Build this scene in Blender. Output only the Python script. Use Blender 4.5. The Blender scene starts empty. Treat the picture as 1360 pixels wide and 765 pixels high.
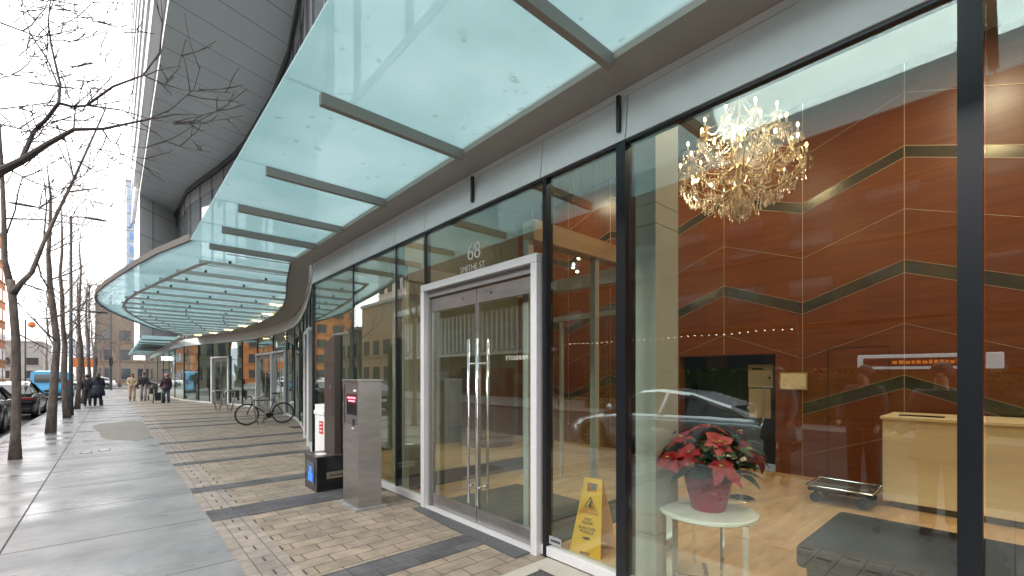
import bpy, bmesh, math, random
from mathutils import Vector, Matrix
R = math.radians; PI = math.pi
random.seed(7)
scene = bpy.context.scene
COL = scene.collection
# ---------------------------------------------------------------- camera
TH = R(41.7); FPX = 596.0; EYE = 1.6
cam_d = bpy.data.cameras.new('camera'); cam = bpy.data.objects.new('camera', cam_d); COL.objects.link(cam)
cam.location = (0, 0, EYE); cam.rotation_euler = (R(90), 0, -TH)
cam_d.sensor_width = 36; cam_d.lens = FPX/1360*36; cam_d.shift_y = 0.0849
cam_d.clip_start = 0.05; cam_d.clip_end = 4000
scene.camera = cam
# ---------------------------------------------------------------- light
SUN_EL, SUN_AZ = R(30), R(-100)          # high cloud, brightest over the street side
w = bpy.data.worlds.new('World'); scene.world = w; w.use_nodes = True
nt = w.node_tree; bg = nt.nodes['Background']
sky = nt.nodes.new('ShaderNodeTexSky'); sky.sky_type = 'NISHITA'; sky.sun_disc = False
sky.sun_elevation = SUN_EL; sky.sun_rotation = SUN_AZ; sky.air_density = 1.0; sky.dust_density = 3.0
hs = nt.nodes.new('ShaderNodeHueSaturation'); hs.inputs['Saturation'].default_value = 0.04
mx = nt.nodes.new('ShaderNodeMixRGB'); mx.inputs[0].default_value = 0.55
mx.inputs[2].default_value = (9.6, 9.45, 9.4, 1)
nt.links.new(sky.outputs[0], hs.inputs['Color']); nt.links.new(hs.outputs[0], mx.inputs[1])
nt.links.new(mx.outputs[0], bg.inputs[0]); bg.inputs[1].default_value = 0.15
sd = bpy.data.lights.new('sun', 'SUN'); so = bpy.data.objects.new('sun', sd); COL.objects.link(so)
sd.energy = 1.4; sd.angle = R(25); sd.color = (1, .96, .91)
so.rotation_euler = Vector((-math.sin(R(80))*math.cos(SUN_EL), math.cos(R(80))*math.cos(SUN_EL), math.sin(SUN_EL))).to_track_quat('Z', 'Y').to_euler()
vs = scene.view_settings; vs.view_transform = 'Standard'; vs.look = 'None'; vs.gamma = 1; vs.use_curve_mapping = False
vs.exposure = 1.7
scene.render.engine = 'CYCLES'
try:
    cy = scene.cycles; cy.max_bounces = 14; cy.transparent_max_bounces = 32; cy.glossy_bounces = 6; cy.diffuse_bounces = 5
    cy.transmission_bounces = 8; cy.caustics_reflective = False; cy.caustics_refractive = False; cy.sample_clamp_indirect = 6
except Exception: pass

# ---------------------------------------------------------------- materials
def mat(name, col=(.5, .5, .5), rough=.5, metal=0, spec=.5, noise=0, nscale=5, bump=0, bscale=40, emit=None, estr=0, sub=None, stretch=None, col2=None):
    m = bpy.data.materials.new(name); m.use_nodes = True; n = m.node_tree; b = n.nodes['Principled BSDF']
    b.inputs['Base Color'].default_value = (*col, 1); b.inputs['Roughness'].default_value = rough
    b.inputs['Metallic'].default_value = metal; b.inputs['Specular IOR Level'].default_value = spec
    if noise or bump or col2:
        tc = n.nodes.new('ShaderNodeTexCoord'); mp = n.nodes.new('ShaderNodeMapping')
        n.links.new(tc.outputs['Object'], mp.inputs[0])
        if stretch: mp.inputs['Scale'].default_value = stretch
    if noise or col2:
        t = n.nodes.new('ShaderNodeTexNoise'); t.inputs['Scale'].default_value = nscale; t.inputs['Detail'].default_value = 8; t.inputs['Roughness'].default_value = .62
        n.links.new(mp.outputs[0], t.inputs[0])
        cr = n.nodes.new('ShaderNodeValToRGB'); cr.color_ramp.elements[0].position = .3; cr.color_ramp.elements[1].position = .7
        a = col; c2 = col2 or tuple(min(1, c*(1+noise)) for c in col); c1 = col if col2 else tuple(c*(1-noise) for c in col)
        cr.color_ramp.elements[0].color = (*c1, 1); cr.color_ramp.elements[1].color = (*c2, 1)
        n.links.new(t.outputs[0], cr.inputs[0]); n.links.new(cr.outputs[0], b.inputs['Base Color'])
    if bump:
        t2 = n.nodes.new('ShaderNodeTexNoise'); t2.inputs['Scale'].default_value = bscale; t2.inputs['Detail'].default_value = 5
        bp = n.nodes.new('ShaderNodeBump'); bp.inputs['Strength'].default_value = bump; bp.inputs['Distance'].default_value = .01
        n.links.new(mp.outputs[0], t2.inputs[0]); n.links.new(t2.outputs[0], bp.inputs['Height']); n.links.new(bp.outputs[0], b.inputs['Normal'])
    if emit: b.inputs['Emission Color'].default_value = (*emit, 1); b.inputs['Emission Strength'].default_value = estr
    return m

def glass_mat(name, tint, f0=.15, rough=0.0, wav=.0, wscale=.6):
    m = bpy.data.materials.new(name); m.use_nodes = True; n = m.node_tree; n.nodes.clear()
    out = n.nodes.new('ShaderNodeOutputMaterial'); mix = n.nodes.new('ShaderNodeMixShader')
    tr = n.nodes.new('ShaderNodeBsdfTransparent'); tr.inputs[0].default_value = (*tint, 1)
    gl = n.nodes.new('ShaderNodeBsdfGlossy'); gl.inputs['Roughness'].default_value = rough; gl.inputs[0].default_value = (.93, 1, .97, 1)
    lw = n.nodes.new('ShaderNodeLayerWeight'); lw.inputs[0].default_value = .5
    pw = n.nodes.new('ShaderNodeMath'); pw.operation = 'POWER'; pw.inputs[1].default_value = 4.0
    ma = n.nodes.new('ShaderNodeMath'); ma.operation = 'MULTIPLY_ADD'; ma.inputs[1].default_value = 1-f0; ma.inputs[2].default_value = f0
    n.links.new(lw.outputs['Facing'], pw.inputs[0]); n.links.new(pw.outputs[0], ma.inputs[0]); n.links.new(ma.outputs[0], mix.inputs[0])
    n.links.new(tr.outputs[0], mix.inputs[1]); n.links.new(gl.outputs[0], mix.inputs[2]); n.links.new(mix.outputs[0], out.inputs[0])
    if wav:
        tc = n.nodes.new('ShaderNodeTexCoord'); t = n.nodes.new('ShaderNodeTexNoise'); t.inputs['Scale'].default_value = wscale; t.inputs['Detail'].default_value = 1
        bp = n.nodes.new('ShaderNodeBump'); bp.inputs['Strength'].default_value = 1; bp.inputs['Distance'].default_value = wav
        n.links.new(tc.outputs['Object'], t.inputs[0]); n.links.new(t.outputs[0], bp.inputs['Height']); n.links.new(bp.outputs[0], gl.inputs['Normal'])
    return m

def frost_mat(name='frosted_canopy_glass', tr_mix=.30, pale=0):
    m = bpy.data.materials.new(name); m.use_nodes = True; n = m.node_tree; n.nodes.clear()
    out = n.nodes.new('ShaderNodeOutputMaterial'); m1 = n.nodes.new('ShaderNodeMixShader'); m2 = n.nodes.new('ShaderNodeMixShader')
    tl = n.nodes.new('ShaderNodeBsdfTranslucent'); df = n.nodes.new('ShaderNodeBsdfDiffuse'); gl = n.nodes.new('ShaderNodeBsdfGlossy'); gl.inputs['Roughness'].default_value = .12
    tr = n.nodes.new('ShaderNodeBsdfTransparent'); tr.inputs[0].default_value = (.895, .965, .98, 1); m0 = n.nodes.new('ShaderNodeMixShader')
    tc = n.nodes.new('ShaderNodeTexCoord'); t = n.nodes.new('ShaderNodeTexNoise'); t.inputs['Scale'].default_value = 9; t.inputs['Detail'].default_value = 6
    cr = n.nodes.new('ShaderNodeValToRGB'); e = cr.color_ramp.elements
    e[0].position = .29; e[0].color = (.34, .48, .48, 1); e[1].position = .345; e[1].color = (.49, .645, .675, 1)
    t3 = n.nodes.new('ShaderNodeTexNoise'); t3.inputs['Scale'].default_value = 1.1; t3.inputs['Detail'].default_value = 5
    c3 = n.nodes.new('ShaderNodeValToRGB'); c3.color_ramp.elements[0].color = (.76, .84, .83, 1); c3.color_ramp.elements[0].position = .35; c3.color_ramp.elements[1].color = (1, 1, 1, 1); c3.color_ramp.elements[1].position = .65
    mu = n.nodes.new('ShaderNodeMixRGB'); mu.blend_type = 'MULTIPLY'; mu.inputs[0].default_value = 1
    n.links.new(tc.outputs['Object'], t.inputs[0]); n.links.new(tc.outputs['Object'], t3.inputs[0]); n.links.new(t.outputs[0], cr.inputs[0]); n.links.new(t3.outputs[0], c3.inputs[0])
    n.links.new(cr.outputs[0], mu.inputs[1]); n.links.new(c3.outputs[0], mu.inputs[2])
    for s in (tl, df): n.links.new(mu.outputs[0], s.inputs[0])
    m1.inputs[0].default_value = .35; n.links.new(tl.outputs[0], m1.inputs[1]); n.links.new(df.outputs[0], m1.inputs[2])
    m0.inputs[0].default_value = tr_mix; n.links.new(m1.outputs[0], m0.inputs[1]); n.links.new(tr.outputs[0], m0.inputs[2])
    m2.inputs[0].default_value = .06; n.links.new(m0.outputs[0], m2.inputs[1]); n.links.new(gl.outputs[0], m2.inputs[2]); n.links.new(m2.outputs[0], out.inputs[0])
    return m

def paver_mat(name, cols, bw, rh, mortar, msize, offset=.5, rough=.6, bump=.5):
    m = bpy.data.materials.new(name); m.use_nodes = True; n = m.node_tree; b = n.nodes['Principled BSDF']
    tc = n.nodes.new('ShaderNodeTexCoord'); br = n.nodes.new('ShaderNodeTexBrick')
    br.inputs['Color1'].default_value = (*cols[0], 1); br.inputs['Color2'].default_value = (*cols[1], 1); br.inputs['Mortar'].default_value = (*mortar, 1)
    br.inputs['Scale'].default_value = 1; br.inputs['Brick Width'].default_value = bw; br.inputs['Row Height'].default_value = rh
    br.inputs['Mortar Size'].default_value = msize; br.offset = offset; br.inputs['Mortar Smooth'].default_value = .15; br.inputs['Bias'].default_value = 0
    wn = n.nodes.new('ShaderNodeTexNoise'); wn.inputs['Scale'].default_value = 14; wn.inputs['Detail'].default_value = 2
    va = n.nodes.new('ShaderNodeVectorMath'); va.operation = 'MULTIPLY_ADD'; va.inputs[1].default_value = (.012, .012, 0)
    n.links.new(tc.outputs['Object'], wn.inputs[0]); n.links.new(wn.outputs['Color'], va.inputs[0]); n.links.new(tc.outputs['Object'], va.inputs[2]); n.links.new(va.outputs[0], br.inputs[0])
    t = n.nodes.new('ShaderNodeTexNoise'); t.inputs['Scale'].default_value = 3.5; t.inputs['Detail'].default_value = 9; t.inputs['Roughness'].default_value = .7
    c3 = n.nodes.new('ShaderNodeValToRGB'); c3.color_ramp.elements[0].color = (.52, .52, .54, 1); c3.color_ramp.elements[0].position = .3; c3.color_ramp.elements[1].color = (1.15, 1.13, 1.1, 1); c3.color_ramp.elements[1].position = .68
    n.links.new(tc.outputs['Object'], t.inputs[0]); n.links.new(t.outputs[0], c3.inputs[0])
    mu = n.nodes.new('ShaderNodeMixRGB'); mu.blend_type = 'MULTIPLY'; mu.inputs[0].default_value = 1
    n.links.new(br.outputs['Color'], mu.inputs[1]); n.links.new(c3.outputs[0], mu.inputs[2]); n.links.new(mu.outputs[0], b.inputs['Base Color'])
    # wet patches
    t2 = n.nodes.new('ShaderNodeTexNoise'); t2.inputs['Scale'].default_value = .9; t2.inputs['Detail'].default_value = 4
    mr = n.nodes.new('ShaderNodeMapRange'); mr.inputs['From Min'].default_value = .35; mr.inputs['From Max'].default_value = .65; mr.inputs['To Min'].default_value = rough-.18; mr.inputs['To Max'].default_value = rough+.15
    n.links.new(tc.outputs['Object'], t2.inputs[0]); n.links.new(t2.outputs[0], mr.inputs[0]); n.links.new(mr.outputs[0], b.inputs['Roughness'])
    tb = n.nodes.new('ShaderNodeTexNoise'); tb.inputs['Scale'].default_value = 60; tb.inputs['Detail'].default_value = 4; n.links.new(tc.outputs['Object'], tb.inputs[0])
    ms = n.nodes.new('ShaderNodeMath'); ms.operation = 'MULTIPLY_ADD'; ms.inputs[1].default_value = -2.5
    n.links.new(br.outputs['Fac'], ms.inputs[0]); n.links.new(tb.outputs[0], ms.inputs[2])
    bp = n.nodes.new('ShaderNodeBump'); bp.inputs['Strength'].default_value = bump; bp.inputs['Distance'].default_value = .006
    n.links.new(ms.outputs[0], bp.inputs['Height']); n.links.new(bp.outputs[0], b.inputs['Normal'])
    return m

def concrete_wet():
    m = bpy.data.materials.new('wet_concrete'); m.use_nodes = True; n = m.node_tree; b = n.nodes['Principled BSDF']
    tc = n.nodes.new('ShaderNodeTexCoord')
    def noise(sc, det, st=None, rg=.6):
        t = n.nodes.new('ShaderNodeTexNoise'); t.inputs['Scale'].default_value = sc; t.inputs['Detail'].default_value = det; t.inputs['Roughness'].default_value = rg
        mp = n.nodes.new('ShaderNodeMapping'); n.links.new(tc.outputs['Object'], mp.inputs[0])
        if st: mp.inputs['Scale'].default_value = st
        n.links.new(mp.outputs[0], t.inputs[0]); return t
    def ramp(src, p0, c0, p1, c1):
        c = n.nodes.new('ShaderNodeValToRGB'); e = c.color_ramp.elements; e[0].position = p0; e[0].color = (*c0, 1); e[1].position = p1; e[1].color = (*c1, 1); n.links.new(src, c.inputs[0]); return c
    a = ramp(noise(1.6, 9, None, .7).outputs[0], .3, (.15, .15, .152), .68, (.27, .268, .268))
    s = ramp(noise(130, 2).outputs[0], .62, (1, 1, 1), .74, (1.5, 1.5, 1.45))
    mu = n.nodes.new('ShaderNodeMixRGB'); mu.blend_type = 'MULTIPLY'; mu.inputs[0].default_value = 1
    n.links.new(a.outputs[0], mu.inputs[1]); n.links.new(s.outputs[0], mu.inputs[2]); n.links.new(mu.outputs[0], b.inputs['Base Color'])
    st = noise(.7, 4, (.35, 1.6, 1))
    mr = n.nodes.new('ShaderNodeMapRange'); mr.inputs['From Min'].default_value = .36; mr.inputs['From Max'].default_value = .62; mr.inputs['To Min'].default_value = .15; mr.inputs['To Max'].default_value = .5
    n.links.new(st.outputs[0], mr.inputs[0]); n.links.new(mr.outputs[0], b.inputs['Roughness'])
    b.inputs['Specular IOR Level'].default_value = .6
    bp = n.nodes.new('ShaderNodeBump'); bp.inputs['Strength'].default_value = .25; bp.inputs['Distance'].default_value = .004
    n.links.new(noise(90, 4).outputs[0], bp.inputs['Height']); n.links.new(bp.outputs[0], b.inputs['Normal'])
    return m

def facade_mat(name, wall, glass, bw, rh, msize, rough=.6):
    """window grid as real-looking ribbons for far buildings: only for tiny far walls"""
    return paver_mat(name, (glass, tuple(c*1.5 for c in glass)), bw, rh, wall, msize, 0, rough, .1)

M = {}
M['glass'] = glass_mat('facade_glass', (.90, .955, .925), .128, 0, .0012, .7)
M['glass_clear'] = glass_mat('inner_glass', (.96, .985, .975), .04)
M['glass_far'] = glass_mat('far_facade_glass', (.82, .90, .87), .22, 0, .004, .8)
M['dark_glass'] = mat('dark_glass', (.015, .02, .022), .05, 0, .8)
M['sky_glass'] = mat('tower_glass', (.42, .47, .50), .05, .9)
M['frost'] = frost_mat(); M['frost_pale'] = frost_mat('pale_canopy_glass', .42)
M['black_metal'] = mat('black_mullion', (.012, .014, .018), .3, .3)
M['white_alu'] = mat('white_aluminium', (.66, .66, .67), .35, .2, noise=.05, nscale=30)
M['fascia'] = mat('fascia_panel', (.93, .93, .92), .3, 0, noise=.05, nscale=2)
M['bronze'] = mat('bronze_soffit', (.38, .345, .30), .5, .25, noise=.06, nscale=3)
M['rib'] = mat('rib_metal', (.30, .275, .25), .5, .3)
M['steel'] = mat('brushed_steel', (.42, .40, .385), .33, .95, noise=.16, nscale=3, stretch=(1, 1, 5), bump=.06, bscale=20)
M['chrome'] = mat('chrome', (.8, .8, .8), .08, 1)
M['soffit'] = mat('tower_soffit', (.17, .18, .185), .5, .2)
M['white_paint'] = mat('white_paint', (.8, .8, .8), .5)
M['dark_grey'] = mat('dark_grey', (.05, .05, .055), .5)
M['black'] = mat('black_plastic', (.012, .012, .013), .35)
M['rubber'] = mat('rubber', (.02, .02, .02), .8)
M['column'] = mat('column_stone', (.50, .46, .39), .45, noise=.06, nscale=3)
M['ceiling'] = mat('ceiling_paint', (.30, .30, .28), .7)
M['concrete'] = concrete_wet()
M['asphalt'] = mat('asphalt', (.045, .045, .048), .42, noise=.3, nscale=1.2, bump=.5, bscale=120)
M['kerb'] = mat('kerb_stone', (.24, .24, .23), .5, noise=.2, nscale=6)
M['joint'] = mat('joint', (.06, .06, .06), .9)
M['paver'] = paver_mat('tan_paver', ((.325, .27, .21), (.265, .218, .17)), .36, .17, (.10, .085, .065), .006)
M['paver_dark'] = paver_mat('dark_paver', ((.10, .10, .108), (.07, .072, .078)), .36, .166, (.03, .03, .03), .004)
M['paver_edge'] = paver_mat('edge_paver', ((.34, .29, .25), (.29, .25, .22)), .18, .17, (.15, .125, .105), .005, 0)
M['granite'] = mat('dark_granite', (.07, .073, .08), .5, noise=.5, nscale=60, bump=.3)
M['sand'] = mat('sandy_stain', (.215, .20, .175), .85, noise=.15, nscale=4)
M['bark'] = mat('bark', (.125, .10, .085), .85, noise=.6, nscale=14, bump=1, bscale=30, stretch=(1, 1, .3))
M['bark_dark'] = mat('bark_dark', (.045, .035, .032), .85, noise=.3, nscale=14)
M['lamp_metal'] = mat('lamp_metal', (.05, .055, .06), .5, .3)

def zig_wood():
    m = mat('rust_wood_panel', (.18, .05, .013), .30, noise=.24, nscale=2.2, stretch=(1, .6, 12))
    m.node_tree.nodes['Principled BSDF'].inputs['Specular IOR Level'].default_value = .35
    return m
M['rust'] = zig_wood()
M['inlay'] = mat('metal_inlay', (.48, .34, .22), .4, .3)
M['mirror_band'] = mat('smoked_mirror', (.12, .10, .07), .18, .6, noise=.4, nscale=2)
M['travertine'] = mat('tan_stone_floor', (.55, .34, .175), .28, noise=.28, nscale=1.6, stretch=(1.2, 5, 1))
M['desk'] = mat('beige_stone', (.88, .70, .44), .4, noise=.07, nscale=2, stretch=(1, 1, 6))
M['mat'] = mat('floor_mat', (.035, .036, .036), .9, bump=.6, bscale=150)

# ---------------------------------------------------------------- mesh helpers
def wloc(o):
    v = Vector((0, 0, 0))
    while o: v += o.location; o = o.parent
    return v
class MB:
    def __init__(s): s.v = []; s.f = []; s.m = []
    def add(s, vs, fs, mi=0):
        k = len(s.v); s.v += [tuple(v) for v in vs]; s.f += [tuple(i+k for i in f) for f in fs]; s.m += [mi]*len(fs); return s
    def box(s, x0, x1, y0, y1, z0, z1, mi=0):
        return s.add([(x, y, z) for z in (z0, z1) for y in (y0, y1) for x in (x0, x1)], [(0, 2, 3, 1), (4, 5, 7, 6), (0, 1, 5, 4), (2, 6, 7, 3), (0, 4, 6, 2), (1, 3, 7, 5)], mi)
    def bar(s, a, b, w, h, mi=0, up=(0, 0, 1)):
        a, b = Vector(a), Vector(b); d = (b-a).normalized(); sd_ = d.cross(Vector(up))
        if sd_.length < 1e-4: sd_ = d.cross(Vector((1, 0, 0)))
        sd_.normalize(); u = sd_.cross(d).normalized(); P = []
        for p in (a, b):
            for i, j in ((-1, -1), (1, -1), (1, 1), (-1, 1)): P.append(p+sd_*i*w/2+u*j*h/2)
        return s.add(P, [(0, 1, 2, 3), (7, 6, 5, 4), (0, 4, 5, 1), (1, 5, 6, 2), (2, 6, 7, 3), (3, 7, 4, 0)], mi)
    def tube(s, pts, r, n=8, mi=0, cap=True):
        pts = [Vector(p) for p in pts]; rs = r if isinstance(r, (list, tuple)) else [r]*len(pts)
        ref = None; P = []; fs = []
        for i, p in enumerate(pts):
            t = (pts[min(i+1, len(pts)-1)]-pts[max(i-1, 0)]).normalized()
            if ref is None: ref = t.orthogonal().normalized()
            ref = (ref-t*ref.dot(t)); ref = ref.normalized() if ref.length > 1e-5 else t.orthogonal().normalized(); b = t.cross(ref)
            for k in range(n):
                a = 2*PI*k/n; P.append(p+(ref*math.cos(a)+b*math.sin(a))*rs[i])
        for i in range(len(pts)-1):
            for k in range(n): fs.append((i*n+k, i*n+(k+1) % n, (i+1)*n+(k+1) % n, (i+1)*n+k))
        if cap: fs.append(tuple(range(n))[::-1]); fs.append(tuple((len(pts)-1)*n+k for k in range(n)))
        return s.add(P, fs, mi)
    def lathe(s, prof, c=(0, 0, 0), n=24, mi=0, sx=1, sy=1):
        P = []; fs = []; c = Vector(c)
        for r, z in prof:
            for k in range(n): P.append(c+Vector((r*sx*math.cos(2*PI*k/n), r*sy*math.sin(2*PI*k/n), z)))
        for i in range(len(prof)-1):
            for k in range(n): fs.append((i*n+k, i*n+(k+1) % n, (i+1)*n+(k+1) % n, (i+1)*n+k))
        fs.append(tuple(range(n))[::-1]); fs.append(tuple((len(prof)-1)*n+k for k in range(n)))
        return s.add(P, fs, mi)
    def sph(s, c, r, n=8, mi=0, sc=(1, 1, 1)):
        P = []; c = Vector(c); m_ = max(4, n//2+1)
        pr = [(math.sin(PI*i/m_), -math.cos(PI*i/m_)) for i in range(1, m_)]
        for a, b in pr:
            for k in range(n): P.append(c+Vector((a*math.cos(2*PI*k/n)*sc[0], a*math.sin(2*PI*k/n)*sc[1], b*sc[2]))*r)
        fs = [(i*n+k, i*n+(k+1) % n, (i+1)*n+(k+1) % n, (i+1)*n+k) for i in range(len(pr)-1) for k in range(n)]
        P += [c-Vector((0, 0, r*sc[2])), c+Vector((0, 0, r*sc[2]))]; b = len(P)-2; L = (len(pr)-1)*n
        fs += [((k+1) % n, k, b) for k in range(n)]+[(L+k, L+(k+1) % n, b+1) for k in range(n)]
        return s.add(P, fs, mi)
    def prism(s, poly, z0, z1, mi=0):
        n = len(poly); P = [(x, y, z0) for x, y in poly]+[(x, y, z1) for x, y in poly]
        return s.add(P, [tuple(range(n))[::-1], tuple(range(n, 2*n))]+[(i, (i+1) % n, n+(i+1) % n, n+i) for i in range(n)], mi)
    def strip(s, A, B, z0, z1, mi=0):
        """closed slab between polylines A and B (same length)"""
        n = len(A)
        for i in range(n-1): pass
        P = [(x, y, z0) for x, y in A]+[(x, y, z0) for x, y in B]+[(x, y, z1) for x, y in A]+[(x, y, z1) for x, y in B]
        fs = []
        for i in range(n-1):
            fs += [(i, i+1, n+i+1, n+i), (2*n+i, 3*n+i, 3*n+i+1, 2*n+i+1), (i, 2*n+i, 2*n+i+1, i+1), (n+i, n+i+1, 3*n+i+1, 3*n+i)]
        fs += [(0, n, 3*n, 2*n), (n-1, 3*n-1, 4*n-1, 2*n-1)]
        return s.add(P, fs, mi)
    def build(s, name, m, parent=None, smooth=False, bevel=0, fix=True, **kw):
        me = bpy.data.meshes.new(name); off = wloc(parent) if parent else Vector((0, 0, 0))
        me.from_pydata([tuple(Vector(v)-off) for v in s.v], [], s.f)
        ms = m if isinstance(m, (list, tuple)) else [m]
        for q in ms: me.materials.append(M[q] if isinstance(q, str) else q)
        for p, mi in zip(me.polygons, s.m): p.material_index = mi
        if fix:
            b = bmesh.new(); b.from_mesh(me); bmesh.ops.recalc_face_normals(b, faces=b.faces); b.to_mesh(me); b.free()
        if smooth:
            for p in me.polygons: p.use_smooth = True
        o = bpy.data.objects.new(name, me); COL.objects.link(o)
        if parent: o.parent = parent
        if bevel:
            bv = o.modifiers.new('bevel', 'BEVEL'); bv.width = bevel; bv.segments = 2; bv.limit_method = 'ANGLE'
        if kw: tag(o, **kw)
        return o
def tag(o, label=None, category=None, group=None, kind=None):
    for k, v in (('label', label), ('category', category), ('group', group), ('kind', kind)):
        if v: o[k] = v
    return o
def thing(name, loc, label, category, group=None, rz=0):
    o = bpy.data.objects.new(name, None); COL.objects.link(o); o.location = loc; o.rotation_euler = (0, 0, rz); o.empty_display_size = .2
    return tag(o, label, category, group)
def copy_tree(o, loc=None, rz=None, label=None, parent=None):
    c = o.copy(); COL.objects.link(c)
    if parent: c.parent = parent
    if loc is not None: c.location = loc
    if rz is not None: c.rotation_euler = (0, 0, rz)
    if label: c['label'] = label
    for ch in [q for q in bpy.data.objects if q.parent == o]: copy_tree(ch, parent=c)
    return c
def text_mesh(name, body, size, m, parent, loc, rot, ext=.002, spacing=1, align='CENTER', thin=0):
    cu = bpy.data.curves.new(name, 'FONT'); cu.body = body; cu.size = size; cu.extrude = ext; cu.offset = -thin; cu.align_x = align; cu.space_character = spacing; cu.resolution_u = 3
    t = bpy.data.objects.new('tmp', cu); COL.objects.link(t); dg = bpy.context.evaluated_depsgraph_get(); me = bpy.data.meshes.new_from_object(t.evaluated_get(dg))
    bpy.data.objects.remove(t); me.materials.clear(); me.materials.append(M[m] if isinstance(m, str) else m)
    o = bpy.data.objects.new(name, me); COL.objects.link(o)
    if parent: o.parent = parent; loc = Vector(loc)-wloc(parent)
    o.location = loc; o.rotation_euler = rot
    return o
def P3(u, v, d):
    a = (u-680)/FPX; S, C = math.sin(TH), math.cos(TH)
    return Vector((d*(S+a*C), d*(C-a*S), EYE+(498-v)/FPX*d))
def stdtag(name, mb, m, kind='structure', **k): return mb.build(name, m, kind=kind, **k)

# ================================================================ SETTING
# facade line (x, y), straight by the lobby then a concave bay and straight again
FAC = [(2.88, -6), (2.88, .1), (2.88, 1.925), (2.88, 2.81), (2.88, 4.80), (2.88, 5.58), (2.88, 7.03), (2.90, 8.98), (3.35, 10.6), (3.8, 12.3), (4.2, 13.9), (4.6, 15.6), (4.95, 17.4), (5.17, 19.2), (5.29, 21.7), (5.22, 24.2), (4.95, 26.2), (4.68, 27.8), (4.2, 29.9), (3.75, 31.6), (3.3, 34.0), (3.1, 37), (3.1, 41), (3.1, 46), (3.1, 52), (3.1, 62)]
stdtag('ground', MB().box(-1500, 1500, -200, 3000, -.5, -.135), mat('far_ground', (.10, .10, .09), .8, noise=.3, nscale=.02))
stdtag('road', MB().box(-9.6, -2.1, -60, 69, -.3, -.12).box(-90, 90, 69.2, 80, -.3, -.12), 'asphalt')
stdtag('sidewalk', MB().box(-1.95, .8, -20, 66, -.3, 0).box(.8, 30, 62.5, 66, -.3, -.002), 'concrete')
stdtag('kerb', MB().box(-2.11, -1.952, -20, 66.2, -.3, .002), 'kerb')
stdtag('far_sidewalk', MB().box(-16, -9.6, -60, 66, -.3, 0), mat('far_concrete', (.22, .22, .215), .5, noise=.15, nscale=1))
jt = MB()
for k in range(-2, 44): y = k*1.5; jt.box(-1.95, .8, y-.004, y+.004, -.02, .0012)
jt.box(-.76, -.745, -20, 66, -.02, .0015)
jt.build('pavement_joint', 'joint', kind='structure')
stdtag('brick_paving', MB().strip([(.8, y) for x, y in FAC], [(x+.2, y) for x, y in FAC], -.3, 0), 'paver')
stdtag('edge_paving', MB().box(.802, 1.16, -6, 62, -.02, .003), 'paver_edge')
def facx(y):
    for (x0, y0), (x1, y1) in zip(FAC, FAC[1:]):
        if y0 <= y <= y1: return x0+(x1-x0)*(y-y0)/(y1-y0)
    return 3.1
for (a, b) in [(3.34, 3.67), (5.8, 6.3), (7.36, 7.69), (9.77, 10.08), (11.35, 11.66), (13.0, 13.3), (16.9, 17.2), (18.45, 18.75), (19.7, 20.0), (22.2, 22.5), (24.6, 24.9), (27, 27.3), (29.4, 29.7), (32, 32.4), (35, 35.4)]:
    stdtag('paving_band', MB().strip([(.81, a), (.81, b)], [(facx(a)-.03, a), (facx(b)-.03, b)], -.02, .0065), 'paver_dark')
stdtag('entrance_paving', MB().prism([(2.62, 2.9), (2.83, 2.9), (2.83, 4.8), (2.68, 4.8), (2.63, 3.9)], -.02, .0105), 'granite')
stdtag('concrete_apron', MB().box(1.9, 2.84, -4, 2.72, -.02, .006), mat('pale_concrete', (.42, .39, .34), .5, noise=.12, nscale=3, bump=.2))
# sandy stain by the brick edge: irregular sheet
pts = []
for k in range(26):
    a = 2*PI*k/26; r = 1+.12*math.sin(3*a)+.1*math.sin(5*a+1); pts.append((min(.79, .33+.72*r*math.cos(a)), 17.6+3.1*r*math.sin(a)))
stdtag('sandy_patch', MB().prism(pts, -.01, .004), 'sand')
jg = MB()
for k in range(-10, 330):
    y = k*.17+.085
    if k < 110 or k % 2: jg.box(.975 if k % 2 else 1.155, .99 if k % 2 else 1.17, y-.05, y+.05, 0, .0072)
jg.build('paver_gap', 'joint', kind='structure')
for k, (x, y, lb) in enumerate(((-.40, 12.75, 'small square metal cover in the pavement, left of its twin'), (-.12, 12.9, 'small square metal cover in the pavement, right of its twin'))):
    uc = thing('utility_cover', (x, y, 0), lb, 'utility cover'); MB().box(x-.09, x+.09, y-.14, y+.14, 0, .005).build('cover_frame', 'dark_grey', uc); MB().box(x-.07, x+.07, y-.12, y+.12, .0052, .0075).build('lid', 'steel', uc)
# drain cover near the entrance
dr = MB()
for k in range(9): dr.box(2.33, 2.60, 2.32+k*.03, 2.337+k*.03, .0, .012)
dr.box(2.32, 2.335, 2.31, 2.59, 0, .012).box(2.6, 2.615, 2.31, 2.59, 0, .012)
dr.build('drain_grate', 'dark_grey', label='dark slotted drain grate in the pale concrete by the entrance', category='drain')
MB().box(4.05, 4.5, 14.3, 14.9, -.01, .01).build('doormat', 'mat', label='small dark mat on the paving behind the bicycle', category='doormat')

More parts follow.
